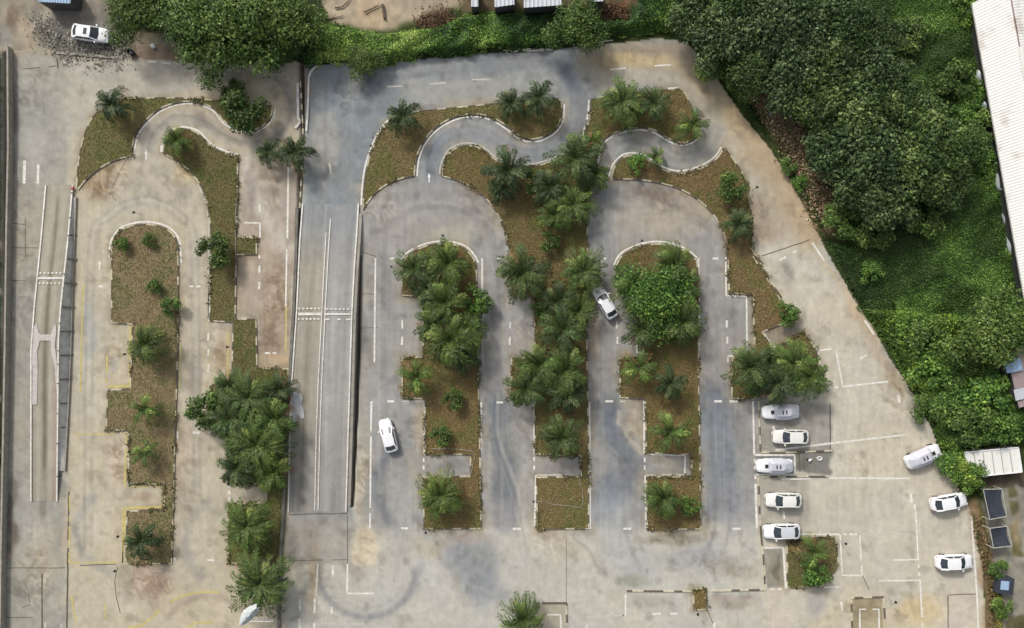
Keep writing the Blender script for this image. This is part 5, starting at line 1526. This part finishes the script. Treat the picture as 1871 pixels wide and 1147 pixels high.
cc(c2, 1745, 1027, 66, -2, 67, "white sedan parked across the long white edge line, lowest car on the right", GC)

def covered(px, py, ax, ay, L, label):
    root = empty("covered_car", (0, 0, 0))
    car_body(root, M['car_white'])
    oc = [(.95, .72), (.62, .98), (-.9, 1.0), (-1.55, .86), (-2.12, .48), (-2.12, -.48), (-1.55, -.86), (-.9, -1.0), (.62, -.98), (.95, -.72)]
    inn = [(.55, .38), (.42, .45), (-.75, .45), (-.95, .38), (-1.05, .2), (-1.05, -.2), (-.95, -.38), (-.75, -.45), (.42, -.45), (.55, -.38)]
    v = [Vector((a, b, .98)) for a, b in oc] + [Vector((a, b, 1.47)) for a, b in inn] + [Vector((a * .99, b * .97, .55)) for a, b in oc]
    n = len(oc)
    f = [(i, (i + 1) % n, n + (i + 1) % n, n + i) for i in range(n)] + [tuple(range(n, 2 * n))] + [(2 * n + i, 2 * n + (i + 1) % n, (i + 1) % n, i) for i in range(n)]
    mk("cover", v, f, M['cover'], root)
    for x in (.02, -.42):
        mb = MB(); mb.box((x, 0, 1.485), (.13, .46, .05)); mb.box((x - .10, 0, 1.478), (.05, .50, .03), m=1); mb.build("cover_slot", [M['black'], M['steel']], root)
    mb = MB(); mb.box((1.12, 0, 1.0), (.40, .40, .10)); mb.box((1.12, 0, .985), (.48, .5, .08), m=1); mb.build("black_hatch", [M['black'], M['steel']], root)
    for s in (-1, 1):
        mb = MB(); mb.box((2.04, s * .60, .68), (.30, .26, .12), rz=-s * .45); mb.build("headlight", M['lamp'], root)
        for x in (1.42, -1.38):
            mb = MB(); mb.tube([(x, s * .68, .32), (x, s * .88, .32)], .32, 16); mb.build("wheel", M['tyre'], root)
    place_car(root, px, py, ax, ay, L, label, "white cars under faceted silver covers"); root["category"] = "car"
    return root
covered(1427, 752, -66, 2, 67, "white car under a faceted silver cover, the one touching the palm fronds")
covered(1416, 851, -66, 0, 66, "white car under a faceted silver cover inside the white outlined bay")
covered(1688, 834, 60, -26, 68, "white car under a faceted silver cover, slanted against the green hedge")

# ------------------------------------------------------------------ buildings
def corrugated(name, A, B, C_, D, pitch, amp, mat, parent, org):
    """roof sheet A-B (eave) to D-C (ridge); ribs run from eave to ridge"""
    A, B, C_, D = [Vector(p) - org for p in (A, B, C_, D)]
    L = (B - A).length
    n = max(8, int(L / (pitch / 4)))
    nrm = (B - A).cross(D - A).normalized()
    if nrm.z < 0: nrm = -nrm
    v, f = [], []
    for i in range(n + 1):
        t = i / n
        w = nrm * (amp * max(-.3, math.sin(2 * math.pi * t * L / pitch)))
        v += [A.lerp(B, t) + w, D.lerp(C_, t) + w]
    for i in range(n): f.append((2 * i, 2 * i + 2, 2 * i + 3, 2 * i + 1))
    return mk(name, v, f, mat, parent)

# long white-roofed building on the right
he, hr = 2.5, 3.4
e0, e1 = W(1768, -40, he), W(1896, 680, he)
dirv = (e1 - e0).normalized(); acr = Vector((-dirv.y, dirv.x, 0)) * 1.0
if acr.x < 0: acr = -acr
wid = 4.0
rd0, rd1 = e0 + acr * wid, e1 + acr * wid; rd0.z = rd1.z = hr
f0, f1 = e0 + acr * wid * 4, e1 + acr * wid * 4; f0.z = f1.z = hr - 1.2
a0 = W(1776, 6, he); 
t0 = (a0 - e0).length
bld = empty("long_building", Vector((e0.x, e0.y, 0)).lerp(Vector((e1.x, e1.y, 0)), .5)); tag(bld, "long building with a white corrugated roof at the right edge", "building")
ob_ = Vector(bld.location)
def al(p, t): return p + dirv * t
E0, E1 = al(e0, t0), e1
R0_, R1_ = al(rd0, t0 - 1.0), rd1
corrugated("roof", E0, E1, R1_, R0_, .36, .022, M['roof_white'], bld, ob_)
g0, g1 = al(R0_, 0) + acr * .25, R1_ + acr * .25
g0.z = g1.z = hr - .05
corrugated("rear_roof", g0, g1, f1, al(f0, t0 - 1.0), .36, .022, M['roof_white'], bld, ob_)
segs = [(0, .02), (.16, .38), (.56, 1.0)]
LR = (R1_ - R0_).length
for a, b in segs:
    mb = MB(); mb.bar(R0_.lerp(R1_, a) - ob_ + acr * .12 + Vector((0, 0, .1)), R0_.lerp(R1_, b) - ob_ + acr * .12 + Vector((0, 0, .1)), .5, .08); mb.build("ridge_cap", M['roof_white'], bld)
mb = MB(); mb.bar(R0_ - ob_ + acr * .12 - Vector((0, 0, .12)), R1_ - ob_ + acr * .12 - Vector((0, 0, .12)), .55, .05); mb.build("ridge_gap", M['roof_rust'], bld)
# wall set back under the eave
wv = []
inset = acr * .55
wa, wb_ = E0 + inset - ob_, E1 + inset - ob_
mk("wall", [Vector((wa.x, wa.y, 0)), Vector((wb_.x, wb_.y, 0)), Vector((wb_.x, wb_.y, he)), Vector((wa.x, wa.y, he)), Vector(((f0 - ob_).x, (f0 - ob_).y, 0)), Vector(((f0 - ob_).x, (f0 - ob_).y, he))], [(0, 1, 2, 3), (4, 0, 3, 5)], M['dark_steel'], bld)
LE = (E1 - E0).length
for k in range(24):
    t = 1.2 + k * (LE - 2) / 24 + R.uniform(-.3, .3)
    p = al(E0, t) - ob_
    mb = MB(); mb.bar(p + Vector((0, 0, -.12)) + acr * .05, Vector((p.x, p.y, 0)) + acr * .5 + Vector((0, 0, he - .7)), .07, .07); mb.bar(p + Vector((0, 0, -.08)), p + acr * .5 + Vector((0, 0, -.1)), .06, .06)
    mb.build("eave_bracket", M['steel'], bld)
mb = MB(); mb.bar(E0 - ob_ + Vector((0, 0, -.06)), E1 - ob_ + Vector((0, 0, -.06)), .12, .14); mb.build("gutter", M['bluegrey'], bld)
# white tarpaulin lumps along the wall foot
for k, (x, y, ln, w_, lab) in enumerate([(1781, 142, 1.9, .9, "short white sheet on the foot of the long building, the uppermost one"), (1792, 196, 1.4, .6, "narrow white sheet at the foot of the long building below the uppermost one"),
                                (1808, 262, 2.8, .7, "white sheet at the foot of the long building right of the wood"), (1818, 322, 3.6, .9, "long white sheet by the lower corner of the wood"),
                                (1834, 395, 3.6, .8, "wavy white sheet leaning on the wall above the open vine field"), (1842, 450, 3.4, .7, "grey white sheet halfway down the open vine field"), (1862, 520, 4.0, .7, "white sheet near the pale leaved tree at the end of the long roof")]):
    v, f = [], []
    n = 10
    for i in range(n + 1):
        t = i / n - .5; s = math.sin(math.pi * i / n) ** .6
        for j in range(4):
            u = j / 3
            v.append(dirv * t * ln + acr * ((u - .5) * w_ * .6 * s + .05 * math.sin(9 * t + k)) + Vector((0, 0, .5 + .8 * u + .12 * math.sin(7 * t + j))))
    for i in range(n):
        for j in range(3): f.append((i * 4 + j, (i + 1) * 4 + j, (i + 1) * 4 + j + 1, i * 4 + j + 1))
    o = mk("tarpaulin", v, f, M['plastic'], smooth=True); q = W(x + 5, y, 1.0); o.location = (q.x, q.y, 0)
    md = o.modifiers.new("thickness", 'SOLIDIFY'); md.thickness = .03
    tag(o, lab, "tarpaulin", "white sheets along the foot of the long building")

# white box shed on the lower right
def shed(name, label, quad, h, mat, wallmat, ribs=5, pitch=None, cat="shed", legs=False):
    P = [W(x, y, h) for x, y in quad]
    c = sum(P, Vector()) / 4; c.z = 0
    root = empty(name, c); tag(root, label, cat)
    if pitch:
        corrugated("roof", P[0], P[1], P[2], P[3], pitch, pitch * .12, mat, root, c)
    else:
        mk("roof", [p - c for p in P], [(3, 2, 1, 0)], mat, root)
    v = []
    for p in P:
        q = (p - c); v += [Vector((q.x * .98, q.y * .98, h - .04)), Vector((q.x * .98, q.y * .98, 0))]
    mk("wall", v, [(0, 1, 3, 2), (2, 3, 5, 4), (4, 5, 7, 6), (6, 7, 1, 0)], wallmat, root)
    if ribs and not pitch:
        for i in range(1, ribs):
            t = i / ribs
            mb = MB(); mb.bar(P[0].lerp(P[1], t) - c + Vector((0, 0, .03)), P[3].lerp(P[2], t) - c + Vector((0, 0, .03)), .10, .07); mb.build("roof_rib", M['steel'], root)
        mb = MB()
        for a, b in ((0, 1), (1, 2), (2, 3), (3, 0)): mb.bar(P[a] - c + Vector((0, 0, .04)), P[b] - c + Vector((0, 0, .04)), .12, .12)
        mb.build("roof_rim", M['car_white'], root)
    return root
s1 = shed("white_shed", "white flat roofed shed with ribbed panels half covered by vines", [(1763, 826), (1860, 817), (1867, 862), (1768, 872)], 1.3, M['roof_white'], M['steel'], 6)
shed("tin_shed", "rusty tin shed with a blue patch among the vines", [(1838, 640), (1876, 628), (1900, 735), (1862, 745)], 2.2, M['roof_rust'], M['dark_steel'], pitch=.35)
o = shed("tin_shed", "small blue sheet roof at the right edge beside the rusty tin shed", [(1834, 658), (1864, 652), (1870, 676), (1840, 682)], 2.5, M['roof_blue'], M['dark_steel'], pitch=.35)
shed("tin_shed", "pale blue sheet roof below the rusty tin shed", [(1852, 712), (1876, 706), (1882, 726), (1856, 732)], 2.4, M['roof_grey'], M['dark_steel'], pitch=.35)
shed("blue_shed", "dark blue roofed shed cut by the top edge above the car on rubble", [(62, -20), (132, -22), (128, 6), (70, 3)], 2.2, M['roof_blue'], M['dark_steel'], pitch=.4)
for q, lab in (([(861, -30), (873, -30), (874, 12), (861, 12)], "single narrow pale corrugated sheet roof cut by the top edge"), ([(902, -30), (938, -30), (940, 8), (904, 13)], "wide corrugated sheet roof cut by the top edge, left of the green gap"),
               ([(957, -30), (1024, -30), (1026, 9), (957, 14)], "widest corrugated sheet roof cut by the top edge"), ([(1080, -30), (1102, -30), (1102, 2), (1080, 3)], "small pale corrugated roof cut by the top edge right of the hedge tree")):
    shed("corrugated_shed", lab, q, 2.6, M['roof_grey'], M['dark_steel'], pitch=.5)
# shade sails
def sail(label, quad, cuts, h=1.5):
    P = [W(x, y, h) for x, y in quad]; c = sum(P, Vector()) / 4; c.z = 0
    root = empty("shade_sail", c); tag(root, label, "shade sail", "dark shade sails over the yard")
    n = 8; v, f = [], []
    for i in range(n + 1):
        for j in range(n + 1):
            u, t = i / n, j / n
            p = P[0].lerp(P[1], u).lerp(P[3].lerp(P[2], u), t)
            sg = math.sin(math.pi * u) * math.sin(math.pi * t)
            edge = Vector((-.35 * math.sin(math.pi * t) * (u - .2), 0, 0))
            v.append(p - c + edge + Vector((0, 0, -.35 * sg)))
    for i in range(n):
        for j in range(n): f.append((i * (n + 1) + j, (i + 1) * (n + 1) + j, (i + 1) * (n + 1) + j + 1, i * (n + 1) + j + 1))
    mk("cloth", v, f, M['shade'], root, smooth=True)
    mb = MB()
    for a, b in ((0, 1), (1, 2), (2, 3), (3, 0)): mb.tube([P[a] - c + Vector((0, 0, .05)), P[b] - c + Vector((0, 0, .05))], .05, 6)
    mb.build("frame", M['steel'], root)
    for p in P:
        q = p - c; mb = MB(); mb.tube([Vector((q.x, q.y, 0)), q], .05, 6); mb.build("post", M['steel'], root)
sail("larger dark shade sail, the upper of the two in the yard at the right edge", [(1796, 894), (1830, 893), (1839, 943), (1808, 949)], 0)
sail("smaller dark shade sail, the lower of the two in the yard at the right edge", [(1808, 965), (1840, 961), (1848, 997), (1815, 1001)], 0)
mb = MB(); mb.box((0, 0, .6), (1.9, 2.0, 1.2), rz=-.1); mb.box((-.2, .1, 1.24), (1.0, 1.1, .08), rz=-.1, m=1)
o = mb.build("water_tank", [M['shade'], M['roof_blue']]); o.location = W(1826, 1064, 0); tag(o, "dark square tank with a blue top at the hedge edge of the yard", "tank")
# white fence and crumpled plastic at the bottom
fr = empty("garden_fence", W(482, 1128, 0)); tag(fr, "short white picket fence under the broad dark palm at the bottom", "fence")
mb = MB(); mb.bar((-1.6, 0, 1.1), (1.6, 0, 1.1), .08, .08); mb.build("rail", M['car_white'], fr)
for i in range(9):
    mb = MB(); x = -1.5 + i * .375; mb.bar((x, 0, 0), (x, 0, 1.25), .06, .06); mb.build("picket", M['car_white'], fr)
v, f = [], []
rr = random.Random(9)
NI, NJ = 14, 8
for i in range(NI + 1):
    for j in range(NJ + 1):
        t, u = i / NI, j / NJ - .5
        w_ = .95 * math.sin(math.pi * (.08 + .84 * t)) ** .7
        v.append(Vector((t * 3.0 - 1.5, u * w_ * 1.5 + .1 * math.sin(4 * t), .5 + .35 * math.cos(u * 5) + rr.uniform(-.10, .10))))
for i in range(NI):
    for j in range(NJ): f.append((i * (NJ + 1) + j, (i + 1) * (NJ + 1) + j, (i + 1) * (NJ + 1) + j + 1, i * (NJ + 1) + j + 1))
o = mk("plastic_sheet", v, f, M['plastic']); q = W(456, 1122, 5.2); o.location = (q.x, q.y, 5.0); o.rotation_euler = (0, 0, math.radians(48))
md = o.modifiers.new("thickness", 'SOLIDIFY'); md.thickness = .02
tag(o, "crumpled pale plastic sheet caught on the broad palm at the bottom edge", "plastic sheet")
# fallen branches on the sandy ground at the top
for pts, lab in (([(583, 35), (605, 34), (628, 28)], "dark bare branch lying on sand, the lower one"), ([(612, 14), (625, 12), (636, 2), (645, -8)], "forked bare branch on sand at the top edge"), ([(665, 22), (683, 14), (698, 8)], "thin bent pole on sand leading to the short post")):
    mb = MB(); P = [W(x, y, .15) for x, y in pts]; o0 = Vector(P[0]); P = [p - o0 for p in P]
    mb.tube(P, [.09, .07, .03] if len(P) == 3 else [.1, .08, .06, .03], 6)
    mb.tube([P[1], P[1] + Vector((.7, .6, .1))], [.05, .02], 5)
    o = mb.build("fallen_branch", M['bark']); o.location = o0; tag(o, lab, "branch")
low_wall("timber_beam", "short dark timber lying on sand at the top edge", [(699, 8), (703, 34)], .3, .3, M['bark'], "beam")
for x, y, lab in ((33, 16, "white and grey hose end"),):
    pass
